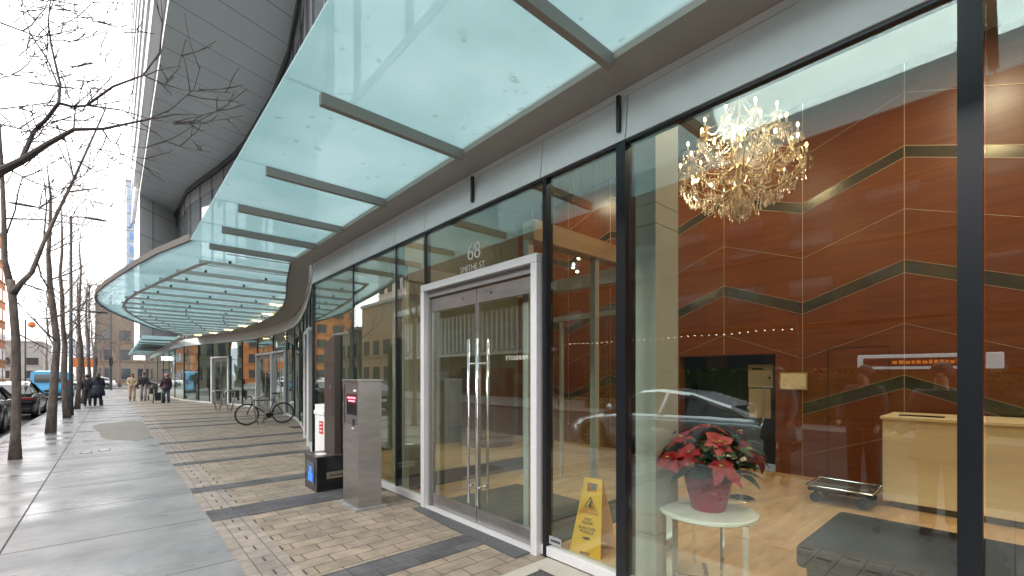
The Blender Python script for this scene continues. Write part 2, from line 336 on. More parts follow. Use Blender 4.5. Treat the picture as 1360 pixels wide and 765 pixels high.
# ================================================================ THE BUILDING
B = thing('apartment_tower', (3, 5, 0), 'glass-fronted apartment tower with teal canopy along the brick paving', 'building')
ZT = 3.33
M['mull_thin'] = M['black_metal']
def pane(i, z0=.09, z1=ZT, m='glass', th=.014, off=0):
    (x0, y0), (x1, y1) = FAC[i], FAC[i+1]; d = Vector((x1-x0, y1-y0, 0)).normalized(); n = Vector((-d.y, d.x, 0))
    a = Vector((x0, y0, 0))+d*.012-n*off; b = Vector((x1, y1, 0))-d*.012-n*off
    return MB().prism([(a-n*th/2)[:2], (b-n*th/2)[:2], (b+n*th/2)[:2], (a+n*th/2)[:2]], z0, z1).build('glass_pane', m, B)
DOOR_SEG = 3; FAR_DOORS = {13, 14, 17}
for i in range(0, len(FAC)-1):
    far = i >= 7
    if i == DOOR_SEG: pane(i, 2.69, ZT)
    elif i in FAR_DOORS:
        pane(i, 2.6, ZT, 'glass_far')
    else: pane(i, .09, ZT, 'glass_far' if far else 'glass')
# mullions
for i, (x, y) in enumerate(FAC[1:-1], 1):
    if i in (1, 2): mb = MB().box(2.83, 2.93, y-.005, y+.075, 0, ZT).box(2.93, 3.0, y+.015, y+.055, .05, ZT)
    elif i == 3: mb = MB().box(2.84, 2.93, y-.07, y-.03, 0, ZT)
    elif i == 4: mb = MB().box(2.86, 2.93, y-.01, y+.03, 2.69, ZT)
    elif i < 8: mb = MB().box(2.866, 2.95, y-.016, y+.016, .05, ZT)
    else: mb = MB().box(x-.03, x+.05, y-.03, y+.03, .05, ZT)
    mb.build('mullion', 'black_metal', B)
# base rail (white), following the facade, skipping doors
def rail(i, z0, z1, name, m, w=.07, out=.02):
    (x0, y0), (x1, y1) = FAC[i], FAC[i+1]; d = Vector((x1-x0, y1-y0, 0)).normalized(); n = Vector((-d.y, d.x, 0))
    a = Vector((x0, y0, 0))+n*out; b = Vector((x1, y1, 0))+n*out; a2, b2 = a-n*w, b-n*w
    return MB().prism([a2[:2], b2[:2], b[:2], a[:2]], z0, z1).build(name, m, B, bevel=.004)
for i in range(len(FAC)-1):
    if i == DOOR_SEG or i in FAR_DOORS: continue
    rail(i, .012, .095, 'base_rail', 'white_alu', .08, .035)
    rail(i, ZT-.005, ZT+.02, 'head_trim', 'black_metal', .08, .03)
for i in (DOOR_SEG, 13, 14, 17): rail(i, ZT-.005, ZT+.02, 'head_trim', 'black_metal', .08, .03)
# fascia panels: inclined panel with vertical slots, flat strip above
def off(poly, d):
    out = []
    for i, p in enumerate(poly):
        a = Vector(poly[max(0, i-1)]); b = Vector(poly[min(len(poly)-1, i+1)]); t = (b-a).normalized(); n = Vector((-t.y, t.x)); out.append(tuple(Vector(p)+n*d))
    return out
FB = off(FAC, .04); FT = off(FAC, .005)
for i in range(len(FAC)-1):
    z0, z1 = ZT+.022, 3.69
    a, b = Vector(FB[i]), Vector(FB[i+1]); c, d_ = Vector(FT[i]), Vector(FT[i+1]); t = (b-a).normalized(); g = .006
    a2, b2, c2, d2 = a+t*g, b-t*g, c+t*g, d_-t*g; n = Vector((-t.y, t.x))
    P = [(*a2, z0), (*b2, z0), (*d2, z1), (*c2, z1)]; bk = [(*(a2-n*.06), z0), (*(b2-n*.06), z0), (*(d2-n*.06), z1), (*(c2-n*.06), z1)]
    MB().add(P+bk, [(0, 1, 2, 3), (7, 6, 5, 4), (0, 4, 5, 1), (1, 5, 6, 2), (2, 6, 7, 3), (3, 7, 4, 0)]).build('fascia_panel', 'fascia', B)
for y in (.14, 1.98, 3.81): MB().box(2.82, 2.85, y-.013, y+.013, 3.42, 3.69).build('fascia_slot', 'black', B)
MB().strip(off(FAC, -.02), off(FAC, .0), 3.697, 3.76).build('upper_trim', 'fascia', B)
MB().strip(off(FAC, -.03), off(FAC, -.022), ZT+.03, 3.76).build('fascia_backing', 'black', B)
# ---- door portal
Y0, Y1 = 2.81, 4.80
fr = MB().box(2.79, 2.93, Y0-.0, Y0+.075, 0, 2.60).box(2.79, 2.93, Y1-.075, Y1, 0, 2.60).box(2.79, 2.93, Y0, Y1, 2.602, 2.68)
fr.build('door_frame', 'white_alu', B, bevel=.004)
MB().box(2.85, 2.93, Y0+.077, Y1-.077, 2.53, 2.6).box(2.85, 2.93, Y0+.077, Y0+.10, 0, 2.528).box(2.85, 2.93, Y1-.10, Y1-.077, 0, 2.528).build('door_jamb', mat('jamb_grey', (.33, .32, .32), .4, .5), B)
MB().box(2.80, 2.95, Y0+.076, Y1-.076, .0, .022).build('threshold', 'white_alu', B)
ymid = (Y0+Y1)/2
for a, b, hy, sgn in ((Y0+.104, ymid-.006, ymid-.075, 1), (ymid+.006, Y1-.104, ymid+.075, -1)):
    st = .018
    lf = MB().box(2.885, 2.925, a, b, .028, .17).box(2.885, 2.925, a, b, 2.36, 2.515)
    lf.box(2.885, 2.925, a, a+st, .17, 2.36).box(2.885, 2.925, b-st, b, .17, 2.36)
    dl = lf.build('door', 'steel', B, bevel=.002)
    MB().box(2.90, 2.911, a+st, b-st, .171, 2.359).build('door_glass', 'glass', dl)
    for xs in (2.835, 2.975):
        h = MB().tube([(xs, hy, .24), (xs, hy, 1.98)], .014, 12).tube([(xs, hy, .42), (2.905, hy, .42)], .011, 8).tube([(xs, hy, 1.72), (2.905, hy, 1.72)], .011, 8)
        h.build('handle', 'chrome', dl, smooth=True)
    MB().tube([(2.882, (a+b)/2+.2*sgn, 2.44), (2.886, (a+b)/2+.2*sgn, 2.44)], .012, 10).build('lock', 'black', dl)
M['vinyl'] = mat('white_vinyl', (.8, .8, .8), .5)
text_mesh('address_number', '68', .255, 'vinyl', B, (2.868, 3.83, 2.83), (R(90), 0, R(-90)), .001, .95, 'CENTER', .0035)
text_mesh('address_street', 'SMITHE ST', .095, 'vinyl', B, (2.868, 3.86, 2.72), (R(90), 0, R(-90)), .001, 1, 'CENTER', .0012)
MB().box(2.869, 2.871, 2.585, 2.73, .12, .19).build('glass_sticker', mat('sticker', (.30, .31, .33), .4), B)
sp = MB()
for k in range(5): sp.box(2.8665, 2.868, 2.60+k*.022, 2.616+k*.022, .145, .165)
sp.build('sticker_print', 'black', B)
# ---- far doors in the bay
def seg_door(i, n):
    (x0, y0), (x1, y1) = FAC[i], FAC[i+1]; A = Vector((x0, y0, 0)); Bv = Vector((x1, y1, 0)); t = (Bv-A).normalized(); L = (Bv-A).length; nn = Vector((-t.y, t.x, 0))
    up = Vector((0, 0, 1)); f = MB(); z = Vector((0, 0, 0))
    for q in (0, L): p = A+t*(q+(.05 if q == 0 else -.05))+nn*.05; f.bar(p, p+up*2.52, .1, .14, up=t)
    f.bar(A+nn*.05+up*2.56, Bv+nn*.05+up*2.56, .14, .09)
    f.build('door_frame', 'white_alu', B)
    for k in range(n):
        a = A+t*(.11+(L-.22)*k/n+.01); b = A+t*(.11+(L-.22)*(k+1)/n-.01)
        g = MB().bar(a+up*.1, b+up*.1, .04, .14).bar(a+up*2.42, b+up*2.42, .04, .14).bar(a+t*.025+up*.17, a+t*.025+up*2.35, .04, .05, up=t).bar(b-t*.025+up*.17, b-t*.025+up*2.35, .04, .05, up=t)
        dl = g.build('door', 'steel', B)
        MB().bar(a+t*.05+up*1.26, b-t*.05+up*1.26, .012, 2.17).build('door_glass', 'glass_far', dl)
        hp = (b-t*.12 if k % 2 == 0 else a+t*.12)+nn*.05
        MB().tube([hp+up*.6, hp+up*1.8], .015, 8).build('handle', 'chrome', dl)
for i, n in ((13, 2), (14, 2), (17, 2)): seg_door(i, n)
# door seen almost edge-on beside the corner
MB().box(3.27, 3.42, 10.5, 10.62, 0, 2.6).box(3.62, 3.76, 11.9, 12.02, 0, 2.6).bar((3.33, 10.5, 2.63), (3.68, 12.0, 2.63), .12, .09).build('door_frame', 'white_alu', B)

# ---- canopy: flat soffit strip + glass + ribs
ZC = 3.75
Cn = MB()
A1 = [(2.55, -6), (2.55, 9.35)]
Cn.strip(A1, [(2.875, -6), (2.895, 9.35)], ZC, ZC+.14)
OC = [(2.57, 9.35), (3.0, 11.2), (3.55, 13.3), (3.9, 14.9), (4.2, 16.7), (4.4, 18.6), (4.47, 20.8), (4.4, 23.3), (4.2, 25.8), (3.85, 28.0), (3.4, 29.9), (3.1, 31.3)]
IC = [(2.93, 9.35), (3.4, 10.9), (3.9, 12.8), (4.3, 14.4), (4.7, 16.2), (5.05, 18.2), (5.29, 21.2), (5.25, 23.9), (4.98, 26.0), (4.6, 28.0), (4.1, 30.3), (3.7, 31.8)]
Cn.strip(OC, IC, ZC, ZC+.14)
Cn.strip([(2.85, 31.5), (2.85, 62)], [(3.09, 31.9), (3.09, 62)], ZC-.05, ZC+.1)
CN = Cn.build('canopy', 'bronze', B)
MB().strip(off(OC, .0), off(OC, -.03), ZC-.012, ZC-.002).build('light_channel', 'black', CN)
ribs = [-5.2, -3.5, -1.7, .1, 1.85, 3.60, 5.25, 6.65, 7.8, 8.95]
for a, b in zip(ribs, ribs[1:]):
    MB().box(.95, 2.56, a+.006, b-.006, ZC+.05, ZC+.068).build('glass_panel', 'frost', CN)
for y in ribs: MB().box(1.21, 2.56, y-.027, y+.027, ZC-.05, ZC+.045).build('rib', 'rib', CN, bevel=.003)
# big rounded canopy (second)
M['rib2'] = mat('pale_rib', (.50, .49, .46), .5, .3)
OUT2 = [(.97, 8.98), (.62, 10.4), (.36, 11.8), (.12, 13.3), (-.12, 14.9), (-.30, 16.4), (-.36, 17.8), (-.30, 19.2), (-.08, 20.8), (.28, 22.6), (.75, 24.6), (1.25, 26.6), (1.9, 28.6), (2.6, 30.3), (3.0, 31.2)]
def interp(poly, y):
    if y <= poly[0][1]: return poly[0][0]
    for (x0, y0), (x1, y1) in zip(poly, poly[1:]):
        if y0 <= y <= y1: return x0+(x1-x0)*(y-y0)/(y1-y0)
    return poly[-1][0]
ys = [8.98+k*(31.0-8.98)/18 for k in range(19)]
Z2 = ZC+.05
def curv(y): return (interp(OUT2, y), y)
for a, b in zip(ys, ys[1:]):
    sub = [a+(b-a)*k/3 for k in range(4)]
    MB().strip([curv(q) for q in sub], [(interp(OC, q)+.05, q) for q in sub], Z2+.02, Z2+.04).build('glass_panel', 'frost_pale', CN)
for y in ys[:-1]:
    xo, xi = interp(OUT2, y)+.55, interp(OC, y)
    if xi-xo > .4:
        rb = MB().box(xo, xi, y-.013, y+.013, Z2-.09, Z2-.03).build('rib', 'rib2', CN); ft = MB(); q_ = xo+.5
        while q_ < xi-.2: ft.box(q_-.022, q_+.022, y-.022, y+.022, Z2-.028, Z2+.018); q_ += 1.15
        if ft.v: ft.build('fittings', 'dark_grey', rb)
# thin intermediate joints read as darker lines
for a, b in zip(ys, ys[1:]):
    y = (a+b)/2; MB().box(interp(OUT2, y)+.75, interp(OC, y), y-.006, y+.006, Z2+.0, Z2+.018).build('glass_joint', 'steel', CN)
sub = [8.98+k*(31.0-8.98)/60 for k in range(61)]
MB().tube([(interp(OUT2, q)+.62, q, Z2-.09) for q in sub[3:56]], .035, 8).build('ring_beam', 'rib2', CN, smooth=True)
MB().strip([(x-.03, y) for x, y in OUT2], [(x+.01, y) for x, y in OUT2], Z2-.0, Z2+.11).build('edge_beam', mat('edge_beam', (.13, .12, .11), .5, .3), CN)
M['strip_light'] = mat('strip_light', (1, .85, .5), .5, emit=(1, .70, .28), estr=2)
for y in (14.9, 17.4, 19.8, 22.3, 24.7, 27.0, 29.0):
    x = interp(OC, y); MB().box(x-.35, x-.02, y+.06, y+.08, Z2-.08, Z2-.05).box(x-.12, x-.08, y-.2, y+.2, Z2-.10, Z2-.08).build('strip_lamp', 'strip_light', CN)
# third canopy
for a, b in zip([31.7+k*3.03 for k in range(10)], [31.7+(k+1)*3.03 for k in range(10)]):
    MB().box(1.25, 2.86, a+.01, b-.01, ZC+.0, ZC+.02).build('glass_panel', 'frost', CN); MB().box(1.3, 2.86, b-.03, b+.03, ZC-.09, ZC-.005).build('rib', 'rib', CN)
M['lit_sign'] = mat('lit_sign', (.9, .9, .85), .5, emit=(1, .97, .88), estr=1.1)
sg = thing('hanging_sign', (2.0, 58, 3.1), 'small white lit sign hanging under the farthest canopy', 'sign')
MB().box(1.6, 2.45, 57.95, 58.05, 3.1, 3.5).build('sign_face', 'lit_sign', sg); MB().box(1.7, 1.73, 57.99, 58.01, 3.5, 3.75).box(2.3, 2.33, 57.99, 58.01, 3.5, 3.75).build('hanger', 'dark_grey', sg)

# ---- tower above
sm = M['soffit']; n = sm.node_tree; b_ = n.nodes['Principled BSDF']; tc = n.nodes.new('ShaderNodeTexCoord'); mp = n.nodes.new('ShaderNodeMapping'); mp.inputs['Rotation'].default_value = (0, 0, R(-16))
br = n.nodes.new('ShaderNodeTexBrick'); br.inputs['Color1'].default_value = (.74, .75, .755, 1); br.inputs['Color2'].default_value = (.78, .79, .795, 1); br.inputs['Mortar'].default_value = (.03, .03, .03, 1)
br.inputs['Scale'].default_value = 1; br.inputs['Brick Width'].default_value = 60; br.inputs['Row Height'].default_value = 1.35; br.inputs['Mortar Size'].default_value = .013; br.offset = 0
n.links.new(tc.outputs['Object'], mp.inputs[0]); n.links.new(mp.outputs[0], br.inputs[0]); n.links.new(br.outputs[0], b_.inputs['Base Color'])
MB().box(1.4, 22, -14, 44, 14, 14.4).build('tower_soffit', 'soffit', B)
MB().box(1.4, 22, -14, 49.8, 14.4, 58).build('tower_wall', mat('tower_panel', (.36, .36, .37), .5, noise=.1, nscale=1), B)
EW = MB().prism([(1.4, 40), (3.7, 43), (3.7, 50), (1.4, 50)], 3.9, 14); EW.build('end_wall', mat('end_wall_panel', (.82, .82, .83), .6, noise=.05, nscale=.5), B)
for k in range(5): MB().bar((1.385, 39.985, 5.6+k*1.9), (3.70, 42.985, 5.6+k*1.9), .03, .02).build('panel_joint', 'dark_grey', B)
MB().box(2.16, 2.19, 40.94, 40.985, 3.9, 13.95).build('panel_joint', 'dark_grey', B)
# upper set-back wall: glazed, with a dark frame, curving into the end wall
UW = [(3.3, -14), (3.3, 9.0), (3.7, 11.4), (4.2, 13.6), (4.65, 15.7), (5.1, 18.5), (5.35, 22), (5.3, 27), (5.15, 29), (4.7, 31.9), (4.2, 34.5), (3.8, 36.9), (3.68, 43)]
UA = UW[:2]; UB = UW[1:]
MB().strip(UA, [(x+.2, y) for x, y in UA], 6.2, 11.2).strip(UB, [(x+.2, y) for x, y in UB], 3.9, 12.9).build('upper_window', 'sky_glass', B)
MB().strip([(x-.02, y) for x, y in UW], [(x+.2, y) for x, y in UW], 12.9, 13.7).build('upper_panel', mat('upper_panel', (.085, .085, .085), .5), B)
MB().strip([(x-.12, y) for x, y in UW], [(x+.2, y) for x, y in UW], 13.7, 14.0).build('upper_trim', 'dark_grey', B)
for y in [-13+k*1.9 for k in range(29)]: x = interp(UW, y); MB().box(x-.06, x+.02, y-.03, y+.03, 3.9 if y > 9.2 else 6.21, 13.7).build('upper_mullion', 'dark_grey', B)
MB().strip([(x+.02, y) for x, y in FAC[7:]], [(9, y) for x, y in FAC[7:]], 3.77, 3.9).box(2.97, 9, -6, 9.0, 6.06, 6.2).build('podium_roof', 'dark_grey', B)
# balconies on the street face
rnd = random.Random(3)
M['balcony'] = mat('balcony_slab', (.62, .62, .62), .5); M['bal_glass'] = mat('balcony_glass', (.25, .3, .32), .08, 0, .8)
M['gp'] = mat('grey_panel', (.20, .19, .19), .5)
for k in range(18):
    z = 14.4+k*2.3
    sl = MB().box(1.06, 1.399, -10, 39.9, z, z+.2).build('balcony', 'balcony', B)
    MB().box(1.08, 1.095, -10, 39.9, z+.2, z+1.15).build('balustrade', 'bal_glass', sl)
    MB().box(1.22, 1.398, 40, 49.5, z+.22, z+2.2).build('grey_panel', 'gp', B)
    MB().box(1.18, 1.398, 40, 49.8, z-.02, z+.21).build('slab_edge', 'balcony', B)
# ---- lobby shell
LX = 8.15
MB().strip([(2.96, -6), (2.96, 8.9)], [(LX, -6), (LX, 8.9)], -.28, .004).build('lobby_floor', 'travertine', B)
tv = M['travertine'].node_tree
MB().box(3.0, LX+.1, -6, 9, 5.9, 6.05).build('lobby_ceiling', 'ceiling', B)
MB().box(2.96, 3.1, -6, 9, 3.78, 6.0).build('bulkhead', 'ceiling', B)
# back wall with openings: niche y 2.63..4.3, z 0..1.98
Wm = MB().box(LX, LX+.2, -6, 2.63, 0, 6).box(LX, LX+.2, 4.3, 9, 0, 6).box(LX, LX+.2, 2.63, 4.3, 1.95, 6)
Wl = Wm.build('lobby_wall', 'rust', B)
MB().box(LX+.7, LX+.75, 2.4, 4.5, 0, 2.2).box(LX+.2, LX+.7, 2.58, 2.63, 0, 2.2).box(LX+.2, LX+.7, 4.3, 4.35, 0, 2.2).box(LX+.2, LX+.7, 2.6, 4.35, 1.97, 2.1).build('niche_lining', mat('niche_black', (.02, .022, .02), .4), B)
ysz = [-6.3+1.22*k for k in range(13)]       # joints; 1.02 and 2.24 among them
def zo(k): return 0 if k % 2 == 0 else -.45
x0 = LX-.003
inl = MB(); bands = {}
def zl(yy, base):
    k = (yy-ysz[0])/1.22; i = int(math.floor(k)); t = k-i
    return base+zo(i)*(1-t)+zo(i+1)*t
for base, dbl in ((5.49, 0), (4.76, .16), (3.89, 0), (3.19, .18), (2.31, 0), (1.60, .18), (.78, 0)):
    for k in range(len(ysz)-1):
        a, b = ysz[k], ysz[k+1]; za, zb = base+zo(k), base+zo(k+1)
        if 2.6 < (a+b)/2 < 4.35 and base < 2.2: continue
        inl.bar((x0, a, za), (x0, b, zb), .008, .007)
        if dbl:
            inl.bar((x0, a, za-dbl), (x0, b, zb-dbl), .008, .007)
            bands.setdefault((base, (a+b)/2 > 3.5 and base < 2.2), MB()).add([(x0-.0, a, za-dbl+.005), (x0, b, zb-dbl+.005), (x0, b, zb-.005), (x0, a, za-.005)], [(0, 1, 2, 3)])
for y in ysz:
    z0 = 1.97 if 2.6 < y < 4.35 else 0
    inl.box(x0-.004, x0+.002, y-.005, y+.005, z0, 5.9)
inl.build('inlay', 'inlay', Wl); [bm2.build('mirror_band', 'mirror_band', Wl) for bm2 in bands.values()]
MB().box(LX-.006, LX, 1.18, 1.187, 0, 2.0).box(LX-.006, LX, 1.9, 1.907, 0, 2.0).box(LX-.006, LX, 1.187, 1.9, 2.0, 2.007).build('door_seam', 'black', Wl)
MB().box(3.0, LX, 8.9, 9.05, 0, 6).build('side_wall', mat('olive_wall', (.14, .15, .11), .6, noise=.3, nscale=.8), B)
MB().box(3.0, LX, -6.1, -6, 0, 6).build('side_wall', 'rust', B)
for (a, b, c, d) in ((3.15, 3.5, 1.86, 2.09), (3.2, 3.5, 5.95, 6.35)):
    cl = MB().box(a, b, c, d, .35, 2.78).box(a, b, c, d, 2.786, 2.94).box(a, b, c, d, 2.946, 5.9).box(a, b, c, d, 0, .344).build('column', 'column', B)
# vestibule: posts, header beams, inner doors, glass sides
VX = 5.3; VY0, VY1 = 3.15, 5.6
vf = MB()
for (x, y) in ((3.02, VY0), (4.05, VY0), (VX, VY0), (3.02, VY1), (VX, VY1)): vf.box(x-.035, x+.035, y-.035, y+.035, 0, 2.9)
vf.box(VX-.03, VX+.03, VY0+.036, VY1-.036, 2.45, 2.52).box(VX-.03, VX+.03, VY0+.036, VY0+.1, 0, 2.44).box(VX-.03, VX+.03, VY0+.98, VY0+1.02, 0, 2.44).box(VX-.03, VX+.03, VY0+1.6, VY0+1.64, 0, 2.44)
vf.build('vestibule_frame', mat('vest_alu', (.5, .49, .44), .4, .3), B)
MB().box(3.02, 5.2, VY0-.08, VY0+.08, 2.902, 3.1).build('vestibule_beam', mat('oak_beam', (.42, .25, .12), .5, noise=.15, nscale=3, stretch=(.4, 4, 4)), B)
MB().box(3.02, VX+.04, VY1-.07, VY1+.07, 2.902, 3.1).box(VX-.07, VX+.07, VY0+.081, VY1-.071, 2.902, 3.1).build('vestibule_beam', mat('vest_beam', (.3, .28, .25), .5), B)
MB().box(3.06, VX-.04, VY1-.006, VY1+.006, .2, 2.9).box(3.06, 4.01, VY0-.006, VY0+.006, .12, 2.9).box(4.09, VX-.04, VY0-.006, VY0+.006, .12, 2.9).build('vestibule_glass', 'glass_clear', B)
MB().box(3.06, VX-.04, VY1-.025, VY1+.025, 0, .2).box(3.06, VX-.04, VY0-.02, VY0+.02, 0, .12).build('kick_rail', mat('dark_bronze', (.09, .065, .05), .4, .4), B)
idr = MB()
for a, b in ((VY0+.11, VY0+.97), (VY0+1.65, VY1-.05)):
    idr.box(VX-.006, VX+.006, a, b, .1, 2.43)
idr.build('inner_door_glass', 'glass_clear', B)
ih = MB()
for y in (VY0+.85, VY0+1.75): ih.tube([(VX-.06, y, .5), (VX-.06, y, 1.9)], .014, 8)
ih.build('inner_door_handle', 'chrome', B)
MB().tube([(6.5, 8.15, 0), (6.5, 8.15, 1.75)], .62, 32).build('curved_counter', mat('walnut', (.13, .06, .028), .4, noise=.2, nscale=3, stretch=(4, 4, .5)), None, smooth=False, label='round dark walnut counter standing deep in the lobby behind the doors', category='counter')
MB().box(3.1, 4.4, 2.88, 4.83, .005, .02).build('entrance_mat', 'mat', label='dark entrance mat lying inside the double doors', category='mat')
# retail interior behind bay
sh = [(x+.25, y) for x, y in FAC[7:]]
MB().strip(sh, [(x+6, y) for x, y in sh], -.28, .003).build('shop_floor', mat('shop_floor', (.25, .22, .18), .4), B)
shw = mat('shop_wall', (.16, .07, .035), .7, col2=(.045, .04, .03), nscale=.35)
MB().strip([(x+3.5, y) for x, y in sh], [(x+3.7, y) for x, y in sh], 0, 3.8).build('shop_wall', shw, B)
MB().strip(sh, [(x+3.7, y) for x, y in sh], 3.72, 3.765).build('shop_ceiling', 'ceiling', B)

# ================================================================ LOBBY THINGS
def downlight(x, y, label, power=45):
    t = thing('downlight', (x, y, 5.88), label, 'ceiling light', 'lobby downlights')
    MB().lathe([(.07, -.02), (.09, -.02), (.09, .02), (.07, .02)], (x, y, 5.88), 16).build('trim', 'white_paint', t)
    MB().lathe([(.068, -.012), (.068, -.006)], (x, y, 5.88), 16).build('lens', mat('lens', (1, .9, .7), .5, emit=(1, .8, .5), estr=7) if 'lens' not in M else M['lens'], t)
    l = bpy.data.lights.new('downlight_lamp', 'AREA'); l.shape = 'DISK'; l.size = .35; l.energy = power; l.color = (1, .80, .56)
    o = bpy.data.objects.new('downlight_lamp', l); COL.objects.link(o); o.parent = t; o.location = (0, 0, -.04)
M['lens'] = mat('lens', (1, .9, .7), .5, emit=(1, .8, .5), estr=7)
DLS = [(4.4, .2), (6.2, .2), (4.4, 3.0), (7.1, 3.4), (4.6, 6.9), (7.0, 6.8), (4.4, -2.6), (6.2, -2.9)]
DN = ['near the window above the bench', 'above the reception desk', 'near the window above the vestibule', 'above the dark niche in the back wall', 'near the window beyond the vestibule', 'above the round walnut counter', 'farthest right near the window', 'farthest right above the desk end']
for (x, y), s_ in zip(DLS, DN): downlight(x, y, 'round warm ceiling downlight '+s_, 34 if (x, y) == (6.2, .2) else 15)

# reception desk
dk = thing('reception_desk', (7.4, 0, 0), 'beige stone reception desk at the back of the lobby', 'desk')
MB().box(7.0, 7.9, -3, 1.08, .08, 1.06).build('desk_body', 'desk', dk, bevel=.01)
MB().box(6.98, 7.92, -3, 1.1, 1.062, 1.10).build('desk_top', 'desk', dk, bevel=.006)
MB().box(7.06, 7.86, -3, 1.0, 0, .079).build('plinth', mat('plinth', (.12, .09, .06), .5), dk)
km = thing('keyboard_tray', (7.45, .5, 1.1), 'black monitor and desk things on the reception desk', 'monitor')
MB().box(7.5, 7.53, -.55, -.15, 1.12, 1.26).box(7.47, 7.58, -.4, -.3, 1.101, 1.12).build('screen', 'black', km)
MB().box(7.2, 7.32, .55, .95, 1.101, 1.112).build('keyboard', 'black', km)
# bench
bn = thing('lobby_bench', (4.04, -.2, 0), 'long black leather bench in front of the reception desk', 'bench')
M['leather'] = mat('black_leather', (.006, .0035, .003), .75, 0, .25, bump=.15, bscale=90)
MB().box(3.47, 4.62, -2.4, 1.0, .29, .45).build('cushion', 'leather', bn, bevel=.035)
MB().box(3.52, 4.57, -2.35, .95, .12, .289).build('base', mat('quilted_base', (.015, .013, .013), .4, bump=1, bscale=35), bn, bevel=.02)
for x in (3.6, 4.5):
    for y in (-2.25, .85): MB().box(x-.03, x+.03, y-.03, y+.03, .005, .12).build('leg', 'black', bn)
# side table
T0 = Vector((3.46, 1.6, 0))
st_ = thing('side_table', T0, 'round white marble side table with chrome legs by the window', 'table')
marble = mat('marble', (.88, .82, .72), .2, noise=.09, nscale=5)
MB().lathe([(.335, .52), (.36, .535), (.36, .552), (.34, .56)], T0, 48).build('tabletop', marble, st_)
for a in (45, 135, 225, 315):
    p = T0+Vector((.29*math.cos(R(a)), .29*math.sin(R(a)), 0)); MB().bar(p+Vector((0, 0, .02)), p+Vector((0, 0, .52)), .045, .012, up=(math.cos(R(a+90)), math.sin(R(a+90)), 0)).build('leg', 'chrome', st_)
MB().bar(T0+Vector((.25, .14, .015)), T0+Vector((-.25, -.14, .015)), .03, .012).bar(T0+Vector((-.14, .25, .015)), T0+Vector((.14, -.25, .015)), .03, .011).build('stretcher', 'chrome', st_)
# second small white table behind the poinsettia
t2 = thing('small_table', (6.07, 2.36, 0), 'small round white table half hidden behind the poinsettia', 'table')
MB().lathe([(.20, .525), (.22, .54), (.22, .555)], (6.07, 2.36, 0), 32).build('tabletop', marble, t2)
MB().tube([(6.07, 2.36, 0.01), (6.07, 2.36, .53)], .02, 10).lathe([(.16, .005), (.15, .02)], (6.07, 2.36, 0), 24).build('pedestal', 'chrome', t2)
# poinsettia
pp = T0+Vector((-.0, -.01, .56))
po = thing('poinsettia', pp, 'red poinsettia with green leaves in a crimson foil pot on the marble table', 'plant')
foil = mat('crimson_foil', (.36, .008, .03), .25, .3, bump=1, bscale=22)
MB().lathe([(.118, 0), (.125, .01), (.178, .24), (.192, .275), (.184, .28), (.172, .24)], pp, 28).build('pot', foil, po, smooth=True)
MB().lathe([(.165, .245), (.12, .255)], pp, 20).build('soil', mat('soil', (.03, .02, .015), .9), po)
MB().tube([pp+Vector((-.165, -.06, .16)), pp+Vector((-.19, -.09, .19)), pp+Vector((-.17, -.13, .17)), pp+Vector((-.165, -.07, .155))], [.012, .02, .018, .006], 6).tube([pp+Vector((-.165, -.06, .16)), pp+Vector((-.2, -.03, .2)), pp+Vector((-.19, .0, .15)), pp+Vector((-.165, -.05, .155))], [.012, .02, .018, .006], 6).build('bow', foil, po)
def leaf(mb, base, d, L, W, droop, up=Vector((0, 0, 1)), fold=.25):
    d = Vector(d).normalized(); sd = d.cross(up); sd = sd.normalized() if sd.length > 1e-3 else Vector((1, 0, 0)); nn = sd.cross(d)
    prof = [(0, .08), (.14, .5), (.3, .92), (.45, 1), (.62, .82), (.82, .4), (1, .02)]; P = []
    for t, w_ in prof:
        c = Vector(base)+d*L*t-Vector((0, 0, 1))*droop*L*t*t
        for s_ in (-1, 0, 1): P.append(c+sd*s_*W*w_*.5+nn*abs(s_)*fold*W*w_*.4)
    fs = []
    for i in range(len(prof)-1):
        for j in (0, 1): fs.append((i*3+j, i*3+j+1, (i+1)*3+j+1, (i+1)*3+j))
    mb.add(P, fs)
rp = random.Random(11)
gl = MB(); stems = MB()
for k in range(150):
    a = rp.uniform(0, 2*PI); el = rp.uniform(-.2, .6); d = Vector((math.cos(a)*math.cos(el), math.sin(a)*math.cos(el), math.sin(el)))
    rr_ = rp.uniform(.06, .24); b0 = pp+Vector((math.cos(a)*rr_, math.sin(a)*rr_, rp.uniform(.34, .58)-rr_*.22))
    leaf(gl, b0, d, rp.uniform(.13, .19), rp.uniform(.075, .105), rp.uniform(.1, .6))
heads = [(0, 0, .64), (-.19, .12, .56), (.16, -.16, .60), (.15, .2, .58), (-.17, -.16, .55), (.31, -.03, .50), (-.30, .0, .47), (.0, .31, .52), (-.02, -.30, .50), (-.22, .27, .42), (.26, -.27, .43), (.3, .22, .42), (-.28, -.22, .40), (.34, -.16, .42), (-.36, .14, .42)]
for h in heads: stems.tube([pp+Vector((h[0]*.2, h[1]*.2, .25)), pp+Vector(h)], .006, 5)
gleaf = mat('poinsettia_leaf', (.012, .045, .014), .38, noise=.4, nscale=12); rleaf = mat('poinsettia_bract', (.30, .003, .005), .5, noise=.35, nscale=14)
gl.build('leaves', gleaf, po, smooth=True, fix=False); stems.build('stems', gleaf, po)
M['buds'] = mat('buds', (.5, .4, .05), .5)
